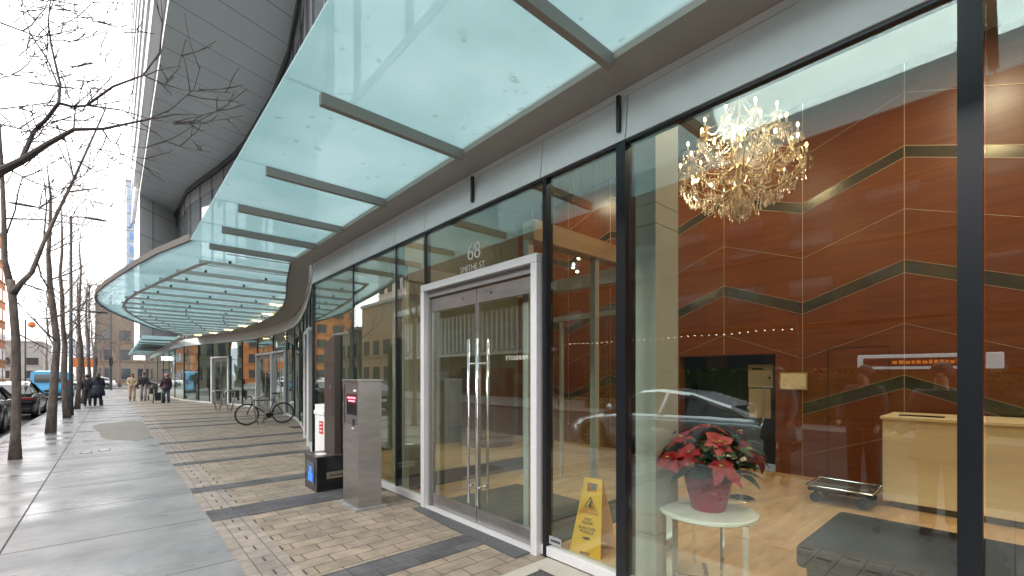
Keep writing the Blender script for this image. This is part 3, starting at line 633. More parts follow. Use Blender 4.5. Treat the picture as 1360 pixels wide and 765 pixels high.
for h in heads:
    f = MB(); c = pp+Vector(h); n_ = 11
    tilt = Vector((h[0], h[1], .26)).normalized()
    for k in range(n_):
        a = 2*PI*k/n_+rp.uniform(-.25, .25); e1 = tilt.orthogonal().normalized(); e2 = tilt.cross(e1)
        L = rp.uniform(.105, .155) if k % 2 else rp.uniform(.07, .10)
        leaf(f, c-tilt*.012*(k % 2), e1*math.cos(a)+e2*math.sin(a)+tilt*rp.uniform(.05, .4), L, L*.66, rp.uniform(.1, .7), up=tilt)
    fl = f.build('flower', rleaf, po, smooth=True, fix=False)
    cb = MB()
    for k in range(5): cb.sph(c+tilt*.014+Vector((rp.uniform(-.014, .014), rp.uniform(-.014, .014), 0)), .006, 6)
    cb.build('buds', 'buds', fl)
# wet floor sign
wy = mat('sign_yellow', (.90, .48, .01), .4)
wx, wyy = 3.28, 2.56
ws = thing('wet_floor_sign', (wx, wyy, 0), 'yellow folding wet floor sign standing inside the glass by the doors', 'floor sign')
def sign_panel(s_):
    # panel in the plane leaning; width along local Y', hinge on top; s_=-1 street side
    mb = MB(); H = .65; lean = .13*s_; ax = Vector((-.98, -.17, 0)).normalized(); wd = Vector((.17, -.98, 0)).normalized()
    def P(u, h): return Vector((wx, wyy, .006))+ax*(-s_)*(.165*(1-h/H)+.008)+wd*u+Vector((0, 0, h))
    def q(u0, u1, u2, u3, h0, h1, th=.012):
        f = [P(u0, h0), P(u1, h0), P(u3, h1), P(u2, h1)]; bk = [p+ax*s_*th for p in f]
        mb.add(f+bk, [(0, 1, 2, 3), (7, 6, 5, 4), (0, 4, 5, 1), (1, 5, 6, 2), (2, 6, 7, 3), (3, 7, 4, 0)])
    def hw(h): return .155-.065*h/H
    q(-hw(0), -.05, -hw(.03), -.05, 0, .03); q(.05, hw(0), .05, hw(.03), 0, .03)
    q(-hw(.03), hw(.03), -hw(.53), hw(.53), .03, .53)
    q(-hw(.53), -.045, -hw(.61), -.05, .53, .61); q(.045, hw(.53), .05, hw(.61), .53, .61)
    q(-hw(.61), hw(.61), -hw(.65), hw(.65), .61, .65)
    return mb, P, ax, wd
mbp, Pf, axf, wdf = sign_panel(-1)
fp = mbp.build('front_panel', wy, ws)
mb2, *_ = sign_panel(1); mb2.build('back_panel', wy, ws)
# text basis on the front panel
e_u = wdf; e_h = (Pf(0, .6)-Pf(0, 0)).normalized(); nrm = e_u.cross(e_h).normalized()
def on_panel(u, h): return Pf(u, h)+nrm*.0015*(1 if nrm.dot(axf) > 0 else 1)
rotp = Matrix((e_u, e_h, nrm)).transposed().to_euler()
for txt, u, h, sz, c in (('WET', 0, .29, .034, 'black'), ('FLOOR', 0, .26, .034, 'black'), ('PLANCHER', 0, .215, .034, 'black'), ('MOUILLE', 0, .185, .034, 'black'), ('CAUTION', 0, .375, .034, 'red_print'), ('ATTENTION', 0, .345, .034, 'red_print')):
    if c not in M: M['red_print'] = mat('red_print', (.55, .05, .01), .5)
    text_mesh('sign_text', txt, sz, c, fp, on_panel(u, h)+nrm*.013, rotp, .0006)
tri = MB(); t0, t1, t2_ = on_panel(-.05, .405)+nrm*.013, on_panel(.05, .405)+nrm*.013, on_panel(0, .49)+nrm*.013
for a, b in ((t0, t1), (t1, t2_), (t2_, t0)): tri.bar(a, b, .005, .002, up=nrm)
tri.bar(on_panel(0, .42)+nrm*.013, on_panel(.012, .455)+nrm*.013, .011, .002, up=nrm).bar(on_panel(-.015, .418)+nrm*.013, on_panel(.022, .418)+nrm*.013, .008, .002, up=nrm)
tri.build('warning_mark', 'black', fp)
MB().sph(on_panel(-.02, .145)+nrm*.012, .012, 8, sc=(1, 1, .7)).sph(on_panel(.0, .145)+nrm*.012, .016, 8, sc=(1, 1, .7)).sph(on_panel(.024, .145)+nrm*.012, .012, 8, sc=(1, 1, .7)).build('maker_mark', 'black', fp)
# platform trolley
tr_ = thing('platform_trolley', (7.0, 1.42, 0), 'low dark platform trolley parked at the corner of the reception desk', 'trolley')
MB().box(6.55, 7.15, 1.12, 1.75, .15, .21).build('platform', mat('trolley_carpet', (.06, .045, .04), .8), tr_, bevel=.01)
MB().tube([(6.54, 1.1, .215), (6.54, 1.77, .215), (7.16, 1.77, .215), (7.16, 1.1, .215), (6.54, 1.1, .215)], .013, 8).build('bumper', 'chrome', tr_)
for x in (6.62, 7.08):
    for y in (1.2, 1.68): MB().tube([(x-.018, y, .065), (x+.018, y, .065)], .058, 16).box(x-.03, x+.03, y-.008, y+.008, .065, .15).build('wheel', 'rubber', tr_)
# wall cabinet in the niche
wc = thing('wall_cabinet', (8.5, 2.97, 1.0), 'beige metal control cabinet in the dark niche', 'cabinet')
bm_ = mat('cabinet_beige', (.45, .38, .26), .5)
MB().box(8.4, 8.8, 2.75, 3.15, 1.38, 1.78).build('upper_box', bm_, wc, bevel=.006); MB().box(8.4, 8.8, 2.78, 3.14, .85, 1.36).build('lower_box', bm_, wc, bevel=.006)
MB().box(8.39, 8.4, 2.9, 3.08, 1.69, 1.72).build('display', mat('lcd', (.02, .06, .02), .3), wc); MB().sph((8.39, 2.8, 1.55), .02, 8).build('knob', 'black', wc)
# framed notice
fn = thing('framed_notice', (LX-.02, 2.36, 1.37), 'pale framed notice hanging on the rust brown wall', 'notice')
MB().box(LX-.03, LX-.006, 2.17, 2.56, 1.36, 1.64).build('frame', mat('notice_frame', (.45, .3, .15), .4), fn)
MB().box(LX-.033, LX-.0305, 2.19, 2.54, 1.38, 1.62).build('sheet', mat('notice_sheet', (.85, .68, .48), .6, noise=.25, nscale=18, stretch=(1, 1, 3)), fn)
# chandelier
CH = Vector((5.5, 2.16, 0)); cz = 3.98
ch = thing('chandelier', (CH.x, CH.y, 5.88), 'large crystal chandelier with lit candle bulbs hanging in the lobby', 'chandelier')
brass = mat('warm_brass', (.62, .50, .36), .3, .8)
crys = bpy.data.materials.new('crystal'); crys.use_nodes = True; nn_ = crys.node_tree; nn_.nodes.clear()
o_ = nn_.nodes.new('ShaderNodeOutputMaterial'); m_ = nn_.nodes.new('ShaderNodeMixShader'); t_ = nn_.nodes.new('ShaderNodeBsdfTransparent'); t_.inputs[0].default_value = (.95, .9, .84, 1); g_ = nn_.nodes.new('ShaderNodeBsdfGlossy'); g_.inputs[1].default_value = .12; g_.inputs[0].default_value = (1, .93, .84, 1)
m_.inputs[0].default_value = .5; nn_.links.new(t_.outputs[0], m_.inputs[1]); nn_.links.new(g_.outputs[0], m_.inputs[2]); nn_.links.new(m_.outputs[0], o_.inputs[0])
M['crystal'] = crys
M['bulb'] = mat('candle_bulb', (1, .8, .5), .4, emit=(1, .68, .34), estr=6); M['candle'] = mat('candle_cup', (.7, .6, .45), .4)
MB().tube([(CH.x, CH.y, cz+.62), (CH.x, CH.y, 5.88)], .012, 8).lathe([(.02, cz-.5), (.07, cz-.42), (.03, cz-.3), (.05, cz-.1), (.025, cz+.1), (.06, cz+.3), (.02, cz+.5), (.015, cz+.64)], (CH.x, CH.y, 0), 16).build('stem', brass, ch, smooth=True)
rc = random.Random(5)
drops = MB(); beads = MB()
def drop(p, L=.05, r=.011):
    p = Vector(p); drops.add([p, p+Vector((r, 0, -L*.7)), p+Vector((0, r, -L*.7)), p+Vector((-r, 0, -L*.7)), p+Vector((0, -r, -L*.7)), p+Vector((0, 0, -L))], [(0, 1, 2), (0, 2, 3), (0, 3, 4), (0, 4, 1), (5, 2, 1), (5, 3, 2), (5, 4, 3), (5, 1, 4)])
for tier, (n_, rr, dz, zc) in enumerate(((14, .66, -.02, cz-.0), (12, .58, 0, cz+.24), (9, .42, 0, cz+.47))):
    for k in range(n_):
        a = 2*PI*k/n_+tier*.2; dx, dy = math.cos(a), math.sin(a); c = Vector((CH.x, CH.y, 0))
        def q(r_, z_): return c+Vector((dx*r_, dy*r_, z_))
        arm = MB().tube([q(.03, zc-.15), q(rr*.3, zc-.26), q(rr*.6, zc-.24), q(rr*.88, zc-.1), q(rr, zc+.0)], .0085, 6).lathe([(.012, zc), (.05, zc+.015), (.055, zc+.03), (.02, zc+.03)], q(rr, 0), 10).build('arm', brass, ch)
        MB().tube([q(rr, zc+.03), q(rr, zc+.10)], .011, 8).build('candle', 'candle', arm)
        MB().sph(q(rr, zc+.13), .014, 8, sc=(1, 1, 1.9)).build('bulb', 'bulb', arm)
        for j in range(7):
            b = a+2*PI*j/7; p = q(rr, zc+.02)+Vector((math.cos(b)*.055, math.sin(b)*.055, 0)); drop(p, rc.uniform(.06, .10), .012); drop(p+Vector((0, 0, -.1)), .05, .008)
        a2 = a+2*PI/n_
        for j in range(22):      # swags between arms and up to the stem
            t = j/22; p1 = q(rr, zc+.02); p2 = c+Vector((math.cos(a2)*rr, math.sin(a2)*rr, zc+.02)); p = p1.lerp(p2, t)-Vector((0, 0, .13*math.sin(PI*t))); beads.sph(p, .009, 5); 
            if j % 2 == 0: drop(p, .09, .011)
            p = p1.lerp(q(.04, zc+.42), t)-Vector((0, 0, .10*math.sin(PI*t))); beads.sph(p, .008, 5)
for k in range(420):
    a = rc.uniform(0, 2*PI); r_ = rc.uniform(.05, .6); drop((CH.x+r_*math.cos(a), CH.y+r_*math.sin(a), cz-.05-.42*(1-r_/.65)*rc.uniform(.3, 1)-.1), rc.uniform(.07, .12), .012)
drops.build('crystal_drops', 'crystal', ch, fix=False, kind='stuff'); beads.build('crystal_beads', 'crystal', ch, fix=False, kind='stuff')
l = bpy.data.lights.new('chandelier_lamp', 'POINT'); l.energy = 9; l.color = (1, .72, .42); l.shadow_soft_size = .35
o = bpy.data.objects.new('chandelier_lamp', l); COL.objects.link(o); o.parent = ch; o.location = (0, 0, cz+.25-5.88)
# small pendant cluster glimpsed over the doors
pc = thing('pendant_cluster', (5.9, 4.9, 5.88), 'cluster of tiny lit glass pendants seen through the glass over the doors', 'pendant lamp')
g = MB(); wv = MB(); rc = random.Random(9)
for k in range(13):
    p = Vector((5.9+rc.uniform(-.35, .35), 5.4+rc.uniform(-.9, .5), 3.35+rc.uniform(0, .6))); g.sph(p, .022, 6); wv.tube([p, (p.x, p.y, 5.88)], .002, 3)
g.build('bulbs', mat('cluster_bulb', (1, .9, .7), .5, emit=(1, .85, .6), estr=10), pc); wv.build('wires', 'black', pc)

# ================================================================ PAVEMENT THINGS
# payment kiosk
kx0, kx1, ky0, ky1 = 2.16, 2.45, 5.14, 5.60
ki = thing('entry_phone_kiosk', (2.3, 5.37, 0), 'tall brushed steel intercom kiosk with a red lit screen on the brick paving', 'kiosk')
MB().box(kx0, kx1, ky0, ky1, .03, 1.0).box(kx0+.02, kx1, ky0+.02, ky1-.02, 1.0, 1.52).box(kx0, kx1, ky0, ky0+.02, 1.0, 1.52).box(kx0, kx1, ky1-.02, ky1, 1.0, 1.52).build('housing', 'steel', ki)
MB().box(kx0-.012, kx1+.012, ky0-.012, ky1+.012, 1.522, 1.545).build('cap', 'steel', ki, bevel=.003)
MB().box(kx0-.05, kx1+.05, ky0-.05, ky1+.05, .0, .028).build('base_plate', mat('grout', (.25, .25, .24), .7, noise=.3, nscale=8), ki)
pn = MB().box(kx0+.004, kx0+.0195, ky0+.03, ky1-.05, .88, 1.49).build('control_panel', mat('panel_steel', (.25, .24, .235), .4, .8), ki)
MB().box(kx0-.0, kx0+.0035, ky0+.06, ky1-.11, 1.12, 1.37).build('screen', mat('kiosk_screen', (.012, .013, .014), .15), pn)
rd = mat('red_leds', (.6, .01, .02), .5, emit=(1, .05, .07), estr=5)
MB().box(kx0-.003, kx0-.001, ky0+.08, ky1-.14, 1.315, 1.333).box(kx0-.003, kx0-.001, ky0+.10, ky1-.17, 1.278, 1.294).build('screen_message', rd, pn)
MB().box(kx0-.004, kx0+.003, ky0+.12, ky0+.17, .99, 1.07).build('card_slot', 'black', pn); MB().box(kx0-.003, kx0+.003, ky0+.14, ky0+.19, .95, .965).build('button', 'white_paint', pn)
MB().box(kx0-.003, kx0+.003, ky0+.07, ky0+.14, 1.40, 1.425).build('label_plate', 'white_paint', pn)
# black planter-like box
bx = thing('black_utility_box', (2.34, 6.55, 0), 'low black box with a blue lit panel and brass plate beside the steel kiosk', 'utility box')
MB().box(2.07, 2.62, 6.3, 6.8, .0, .47).build('case', mat('gloss_black', (.012, .012, .014), .15), bx, bevel=.006)
MB().box(2.06, 2.63, 6.29, 6.81, .472, .485).build('lid', mat('lid', (.06, .06, .06), .25), bx)
MB().box(2.063, 2.068, 6.40, 6.70, .09, .40).build('side_screen', mat('side_panel', (.06, .08, .12), .2), bx)
blu = mat('blue_print', (.02, .1, .55), .4, emit=(.03, .16, .9), estr=.5)
MB().box(2.058, 2.062, 6.45, 6.62, .13, .24).box(2.058, 2.062, 6.49, 6.58, .24, .33).build('blue_logo', blu, bx)
MB().box(2.20, 2.55, 6.290, 6.2985, .17, .26).build('name_plate', mat('brass_plate', (.36, .33, .25), .35, .7), bx)
sp = MB(); rg = random.Random(3); q_ = 2.235
while q_ < 2.51: wd_ = rg.uniform(.008, .02); sp.box(q_, q_+wd_, 6.287, 6.2895, .203, .203+rg.uniform(.018, .026)); q_ += wd_+.007
sp.build('plate_lettering', 'black', bx)
MB().lathe([(.07, .486), (.07, .492)], (2.19, 6.5, 0), 20, sy=1.4).build('round_cap', 'white_paint', bx)
# monolith sign
mo = thing('pylon_sign', (2.42, 6.6, .486), 'tall dark slab sign with curved top standing on the black box', 'sign')
slab = mat('bronze_slab', (.085, .07, .06), .3, .5, noise=.1, nscale=4)
pts = [(6.36, .487), (6.76, .487), (6.76, 2.02)]+[(6.76-.4*t, 2.02+.13*math.sin(PI/2*t)) for t in (.25, .5, .75)]+[(6.36, 2.16)]
P = [(2.33, y, z) for y, z in pts]+[(2.42, y, z) for y, z in pts]; n_ = len(pts)
MB().add(P, [tuple(range(n_)), tuple(range(n_, 2*n_))[::-1]]+[(i, (i+1) % n_, n_+(i+1) % n_, n_+i) for i in range(n_)]).build('slab', slab, mo)
MB().box(2.325, 2.3295, 6.36, 6.76, 1.74, 1.747).build('seam', 'black', mo); MB().box(2.421, 2.437, 6.34, 6.37, .487, 2.17).build('edge_strip', 'black', mo)
sp = MB(); rg = random.Random(4); q_ = 1.02
while q_ < 1.5: wd_ = rg.uniform(.02, .04); sp.box(2.327, 2.3295, 6.41, 6.45, q_, q_+wd_); q_ += wd_+.015
sp.build('vertical_lettering', mat('etched', (.04, .035, .03), .5), mo)
MB().box(2.322, 2.3295, 6.5, 6.53, 1.40, 1.46).build('logo', 'steel', mo)
# white cabinet with red sticker
wb = thing('white_cabinet', (2.72, 7.8, 0), 'white waist-high cabinet with a red sticker against the glass', 'cabinet')
MB().box(2.60, 2.835, 7.55, 8.0, .0, .93).build('cabinet_body', 'white_paint', wb); MB().box(2.585, 2.84, 7.53, 8.02, .935, 1.0).box(2.6, 2.835, 7.55, 8.0, 1.0, 1.1).build('cabinet_top', 'white_paint', wb)
MB().box(2.595, 2.599, 7.6, 7.78, .62, .83).build('red_sticker', mat('red', (.6, .02, .02), .4), wb)
for z in (.78, .72, .66): MB().box(2.591, 2.594, 7.63, 7.75, z, z+.02).build('sticker_line', 'white_paint', wb)
# bicycle
def bicycle():
    Y = 16.2; r = .345; xf, xr = 3.19, 4.24
    t = thing('bicycle', ((xf+xr)/2, Y, 0), 'black bicycle parked at a rack on the brick paving', 'bicycle')
    fm = mat('bike_paint', (.012, .012, .014), .3)
    for x in (xf, xr):
        c = Vector((x, Y, r)); ring = [c+Vector((math.cos(2*PI*k/36)*(r-.015), 0, math.sin(2*PI*k/36)*(r-.015))) for k in range(37)]
        wl = MB().tube(ring, .016, 8, cap=False).build('wheel', 'rubber', t)
        ring = [c+Vector((math.cos(2*PI*k/36)*(r-.04), 0, math.sin(2*PI*k/36)*(r-.04))) for k in range(37)]
        MB().tube(ring, .008, 6, cap=False).build('rim', 'black', wl)
        sp = MB()
        for k in range(20): a = 2*PI*k/20; sp.tube([c, c+Vector((math.cos(a)*(r-.04), 0, math.sin(a)*(r-.04)))], .0016, 3)
        sp.tube([c-Vector((0, .05, 0)), c+Vector((0, .05, 0))], .02, 8); sp.build('spokes', 'steel', wl)
    bb = Vector((xr-.43, Y, .29)); hd = Vector((xf+.16, Y, .78)); hb = Vector((xf+.13, Y, .66)); sc = Vector((xr-.58+.46, Y, .0)); sc = Vector((xr-.30, Y, .80)); 
    sc = Vector((xr-.28, Y, .78)); F = MB()
    sc = bb+Vector((.16, 0, .52))
    F.tube([hd, sc+Vector((-.02, 0, -.03))], .015, 8).tube([hb, bb], .018, 8).tube([bb, sc+Vector((.03, 0, .08))], .015, 8).tube([hd+Vector((-.01, 0, .04)), hb+Vector((.01, 0, -.04))], .02, 8)
    for s in (-.05, .05): F.tube([bb+Vector((0, s*.5, 0)), Vector((xr, Y+s, r))], .009, 6).tube([sc+Vector((0, s*.4, -.03)), Vector((xr, Y+s, r))], .008, 6)
    F.build('frame', fm, t, smooth=True)
    fk = MB()
    for s in (-.05, .05): fk.tube([hb+Vector((0, s, -.02)), Vector((xf+.03, Y+s, r+.1)), Vector((xf, Y+s, r))], .012, 6)
    fk.tube([hb+Vector((0, -.05, -.02)), hb+Vector((0, .05, -.02))], .014, 6); fk.build('fork', fm, t)
    hbz = hd+Vector((-.06, 0, .13)); H = MB().tube([hd+Vector((-.01, 0, .03)), hbz], .014, 8)
    H.tube([hbz+Vector((-.12, -.26, .03)), hbz+Vector((-.02, -.2, .01)), hbz, hbz+Vector((-.02, .2, .01)), hbz+Vector((-.12, .26, .03))], .013, 8)
    for s in (-.24, .24): H.tube([hbz+Vector((-.1, s, .02)), hbz+Vector((-.14, s*.8, -.05))], .007, 6)
    H.build('handlebar', 'black', t)
    MB().tube([sc+Vector((.03, 0, .06)), sc+Vector((.05, 0, .16))], .013, 8).build('seat_post', 'steel', t)
    S_ = sc+Vector((.05, 0, .18)); MB().lathe([(.02, -.02), (.1, -.01), (.12, .01), (.06, .03)], S_, 16, sx=1.25, sy=.62).build('saddle', 'black', t, smooth=True)
    cr = MB().tube([bb-Vector((0, .045, 0)), bb-Vector((0, .035, 0))], .09, 24).tube([bb-Vector((0, .06, 0)), bb+Vector((-.12, -.06, -.11))], .009, 6).tube([bb+Vector((0, .06, 0)), bb+Vector((.12, .06, .11))], .009, 6)
    cr.box(bb.x-.17, bb.x-.08, Y-.15, Y-.06, bb.z-.125, bb.z-.1).box(bb.x+.08, bb.x+.17, Y+.06, Y+.15, bb.z+.1, bb.z+.125); cr.build('crankset', 'black', t)
    MB().bar(bb+Vector((0, -.04, .09)), (xr, Y-.04, r+.035), .004, .008).bar(bb+Vector((0, -.04, -.09)), (xr, Y-.04, r-.035), .004, .008).build('chain', 'steel', t)
bicycle()
# bike racks: V of two flattened steel tubes
def rack(x, y, label):
    t = thing('bike_rack', (x, y, 0), label, 'bike rack', 'steel bike racks on the brick paving')
    c = Vector((x, y, 0))
    MB().tube([c+Vector((-.05, 0, .01)), c+Vector((-.16, 0, .45)), c+Vector((-.20, 0, .82)), c+Vector((-.12, 0, .9)), c+Vector((.12, 0, .9)), c+Vector((.2, 0, .82)), c+Vector((.16, 0, .45)), c+Vector((.05, 0, .01))], .028, 10).build('hoop', 'steel', t, smooth=True)
    MB().lathe([(.09, 0.001), (.09, .015), (.05, .03)], c, 16).build('foot', 'steel', t)
rack(3.52, 16.0, 'steel hoop bike rack behind the front wheel of the black bicycle'); rack(3.55, 23.9, 'steel hoop bike rack in front of the white framed door, nearest it'); rack(3.9, 23.2, 'steel hoop bike rack standing just right of another empty rack')

# ================================================================ TREES
def tree(loc, H, label, seed, lean=(0, 0), forks=None, trunk_r=.14, mname='bark', group='bare street trees along the kerb', twig=1.0):
    rr = random.Random(seed); loc = Vector(loc); t = thing('street_tree', loc, label, 'tree', group)
    tk = MB(); cw = MB()
    top = H
    pts = []; rs = []; x = y = 0
    n_ = 9
    for k in range(n_+1):
        s = k/n_; pts.append(loc+Vector((x, y, s*top*.9))); rs.append(trunk_r*(1.3 if k == 0 else rr.uniform(.9, 1.12))*(1-s)**.7+.010)
        x += rr.uniform(-.07, .07)+lean[0]/n_; y += rr.uniform(-.1, .1)+lean[1]/n_
    tk.tube(pts, rs, 9)
    def branch(p, d, L, r, lvl):
        q = [p]; d = Vector(d).normalized(); seg = 4 if lvl else 6
        for k in range(seg):
            d = (d+Vector((rr.uniform(-.22, .22), rr.uniform(-.22, .22), rr.uniform(-.05, .24)))).normalized(); q.append(q[-1]+d*L/seg)
        cw.tube(q, [max(.004, r*(1-.8*k/seg)) for k in range(seg+1)], 5 if lvl < 2 else 3, cap=False)
        if lvl < 3:
            for k in range(1, seg+1):
                for rep in range(2 if lvl < 2 else 1):
                    if rr.random() < .82*twig:
                        a = rr.uniform(0, 2*PI); o1 = d.orthogonal().normalized(); o2 = d.cross(o1)
                        branch(q[k], d*.8+(o1*math.cos(a)+o2*math.sin(a))*.9+Vector((0, 0, .15)), L*rr.uniform(.35, .6), max(.0028, r*.42*(1-.1*k)), lvl+1)
    for k in range(3, n_+1):
        for rep in range(2):
            a = rr.uniform(0, 2*PI); hd_ = Vector((math.cos(a), math.sin(a), rr.uniform(.5, 1.1)))
            branch(pts[k]+Vector((0, 0, rr.uniform(-.2, .2))), hd_, H*.27*(1.15-k/n_*.6), max(.008, rs[k]*.34), 1)
    tk.build('trunk', mname, t, smooth=True); cw.build('crown', mname, t)
    return t
ty = [17.7, 23.4, 29.4, 34.8, 40.5, 46, 51.5, 57]
tl = ['second bare street tree from the left, beside the dark parked car', 'third bare street tree from the left, by the blue van', 'fourth bare street tree from the left, behind the tall lamp post', 'fifth bare street tree, right by the person in the long dark coat', 'sixth bare tree of the row along the kerb', 'seventh bare tree of the row along the kerb', 'eighth bare tree of the row along the kerb', 'last and farthest bare tree of the row along the kerb']
for k, (y, lb) in enumerate(zip(ty, tl)): tree((-1.27+.02*k, y, 0), 8.2+(k % 3)*.6, lb, 20+k, lean=(-.15, 0), trunk_r=.088, twig=1.2)
# nearest tree in the row with its two forked stems
T1 = Vector((-1.38, 12.6, 0)); t1 = thing('street_tree', T1, 'thickest bare street tree at the left edge, trunk forking into two stems', 'tree', 'bare street trees along the kerb')
tk = MB().tube([P3(20, 612, 8.52), P3(20.5, 580, 8.52), P3(22, 520, 8.5), P3(21, 450, 8.5), P3(17, 400, 8.5), P3(14, 372, 8.5)], [.10, .072, .064, .062, .060, .058], 12)
tk.tube([P3(16, 390, 8.5), P3(6, 345, 8.5), P3(5, 290, 8.45), P3(2, 220, 8.4), P3(-4, 130, 8.4), P3(-6, 40, 8.3)], [.06, .045, .036, .03, .022, .012], 9)
tk.tube([P3(16, 392, 8.5), P3(28, 376, 8.5), P3(42, 362, 8.55), P3(58, 322, 8.6), P3(75, 285, 8.7), P3(98, 238, 8.8), P3(122, 185, 8.9), P3(140, 145, 9), P3(138, 108, 9)], [.058, .045, .038, .032, .028, .022, .017, .011, .005], 8)
tk.build('trunk', 'bark', t1, smooth=True)
cw = MB(); rr = random.Random(77)
def twigs(mb, pl, d, r0, lvl=0, dens=1.0, rg=rr, segpx=28):
    """branch through pixel-space guide points at depth d, with side twigs"""
    q = []
    for i, (u, v) in enumerate(pl): q.append(P3(u, v, d+.12*math.sin(i*1.7)+i*.02))
    mb.tube(q, [max(.0045, r0*(1-.8*i/(len(q)-1))) for i in range(len(q))], 6 if r0 > .012 else 4, cap=False)
    for i in range(1, len(q)):
        dirv = (q[i]-q[i-1]); L = dirv.length; dirv.normalize()
        for k in range(max(1, int(L/.22*dens))):
            t = rg.random(); p = q[i-1].lerp(q[i], t); o1 = dirv.orthogonal().normalized(); o2 = dirv.cross(o1); a = rg.uniform(0, 2*PI)
            dd = (dirv*.7+(o1*math.cos(a)+o2*math.sin(a))*.7+Vector((0, 0, .12))).normalized(); l_ = rg.uniform(.15, .6); w_ = [p]
            for j in range(4): dd = (dd+Vector((rg.uniform(-.25, .25), rg.uniform(-.25, .25), rg.uniform(-.15, .25)))).normalized(); w_.append(w_[-1]+dd*l_/4)
            mb.tube(w_, [.0075, .0065, .0055, .0045, .003], 4, cap=False)
            if rg.random() < .5:
                dd = (dd+Vector((rg.uniform(-.8, .8), rg.uniform(-.8, .8), .2))).normalized(); mb.tube([w_[2], w_[2]+dd*l_*.35], [.0045, .003], 3, cap=False)
for pl in ([(3, 250), (-30, 230), (-60, 200)], [(5, 320), (20, 280), (24, 255), (30, 235), (60, 225), (95, 240), (130, 262)], [(58, 322), (62, 270), (58, 235), (50, 205)], [(28, 376), (70, 390), (110, 430)], [(5, 290), (60, 292), (120, 300), (175, 303)], [(90, 255), (130, 250), (150, 262)], [(2, 220), (40, 240), (90, 258), (150, 275)], [(17, 440), (60, 462), (68, 470)], [(98, 238), (90, 200), (80, 160)]): twigs(cw, pl, 8.6, .016, dens=1.2)
cw.build('crown', 'bark_dark', t1)
# tree rooted just left of the frame whose limbs reach over the pavement
T0_ = Vector((-1.5, 7.0, 0)); t0 = thing('street_tree', T0_, 'nearest street tree, rooted left of view, its dark limbs reaching over the pavement', 'tree', 'bare street trees along the kerb')
base = P3(-120, 300, 4.6)
MB().tube([T0_, T0_+Vector((0, 0, 1.5)), T0_+Vector((.02, 0, 2.6)), T0_+Vector((.05, -.1, 3.2))], [.17, .14, .13, .11], 12).tube([T0_+Vector((.05, -.1, 3.1)), T0_+Vector((0, .1, 4.5)), T0_+Vector((-.2, .2, 7))], [.1, .07, .02], 8).build('trunk', 'bark', t0, smooth=True)
c0 = MB(); D = 5.2
q = [T0_+Vector((.03, -.08, 3.0)), P3(-30, 250, 5.1), P3(0, 228, D), P3(30, 213, D), P3(62, 192, D), P3(98, 172, D), P3(138, 171, 5.3), P3(180, 162, 5.4), P3(232, 152, 5.5), P3(262, 152, 5.5)]
c0.tube(q, [.09, .06, .045, .036, .028, .02, .015, .011, .007, .004], 8)
rg = random.Random(5)
for pl, r0 in (([(28, 213), (45, 175), (62, 158), (78, 137), (80, 112), (68, 60), (64, 30), (68, -10)], .026), ([(78, 137), (98, 142), (115, 140), (150, 115), (190, 100), (212, 70), (216, 30), (213, -10)], .018), ([(62, 77), (40, 45), (25, 0)], .012), ([(78, 115), (62, 77), (64, 40)], .012), ([(98, 172), (100, 145), (92, 130), (80, 112)], .012), ([(115, 140), (160, 146), (198, 158), (232, 163), (262, 160)], .011),
               ([(190, 100), (218, 112), (236, 92), (247, 52)], .008), ([(218, 112), (245, 120), (262, 121), (306, 123)], .007), ([(198, 158), (228, 145), (258, 118), (266, 88)], .008), ([(232, 163), (262, 162), (300, 140), (328, 118)], .008), ([(230, 165), (262, 164), (300, 158), (323, 154)], .007), ([(136, 172), (148, 190), (190, 197), (222, 188)], .010), ([(222, 188), (245, 196), (280, 202)], .005), ([(0, 30), (40, 45), (62, 53), (100, 55), (140, 42)], .010), ([(0, 145), (40, 140), (76, 134)], .009), ([(0, 165), (60, 178), (120, 195), (210, 215)], .008), ([(0, 150), (60, 205), (110, 215), (150, 210)], .006)):
    twigs(c0, pl, 5.3, r0, dens=1.1, rg=rg)
rq = random.Random(31)
for k in range(26):       # thin outer shoots of the crown
    u, v = rq.uniform(-30, 60), rq.uniform(-10, 300); pl = [(u, v)]; ang = rq.uniform(-.75, .45)
    for j in range(rq.randint(3, 5)): u += 32*math.cos(ang); v += 32*math.sin(ang); ang += rq.uniform(-.35, .35); pl.append((u, v))
    twigs(c0, pl, 5.6+rq.uniform(-.4, .9), .0055, dens=.6, rg=rq)
c0.build('crown', 'bark_dark', t0)

# ================================================================ STREET LAMPS & POLES
def lamp(x, y, h, label, arms=((-1.0, .32), (.42, .12)), ped=True, g='double-armed street lamps along the kerb'):
    t = thing('street_lamp', (x, y, 0), label, 'street lamp', g); c = Vector((x, y, 0))
    MB().tube([c, c+Vector((0, 0, 1.0)), c+Vector((0, 0, h))], [.09, .065, .04], 10).build('pole', 'lamp_metal', t, smooth=True)
    for dx, dz in arms:
        q = c+Vector((0, 0, h)); e = q+Vector((dx, 0, dz*.4)); a = MB().tube([q-Vector((0, 0, .08)), q+Vector((dx*.3, 0, .0)), e], .025, 6).build('arm', 'lamp_metal', t)
        s = 1 if dx > 0 else -1; MB().lathe([(.02, 0), (.13, .02), (.11, .06), (.02, .08)], e+Vector((s*.3, 0, -.05)), 12, sx=3.0).build('lamp_head', 'lamp_metal', a, smooth=True)
    if ped:
        a = MB().tube([c+Vector((0, 0, 4.18)), c+Vector((.45, 0, 4.18))], .025, 6).build('arm', 'lamp_metal', t)
        MB().lathe([(.02, 0), (.12, .01), (.12, .05), (.04, .08)], c+Vector((.75, 0, 4.12)), 12, sx=3).build('lamp_head', 'lamp_metal', a, smooth=True)
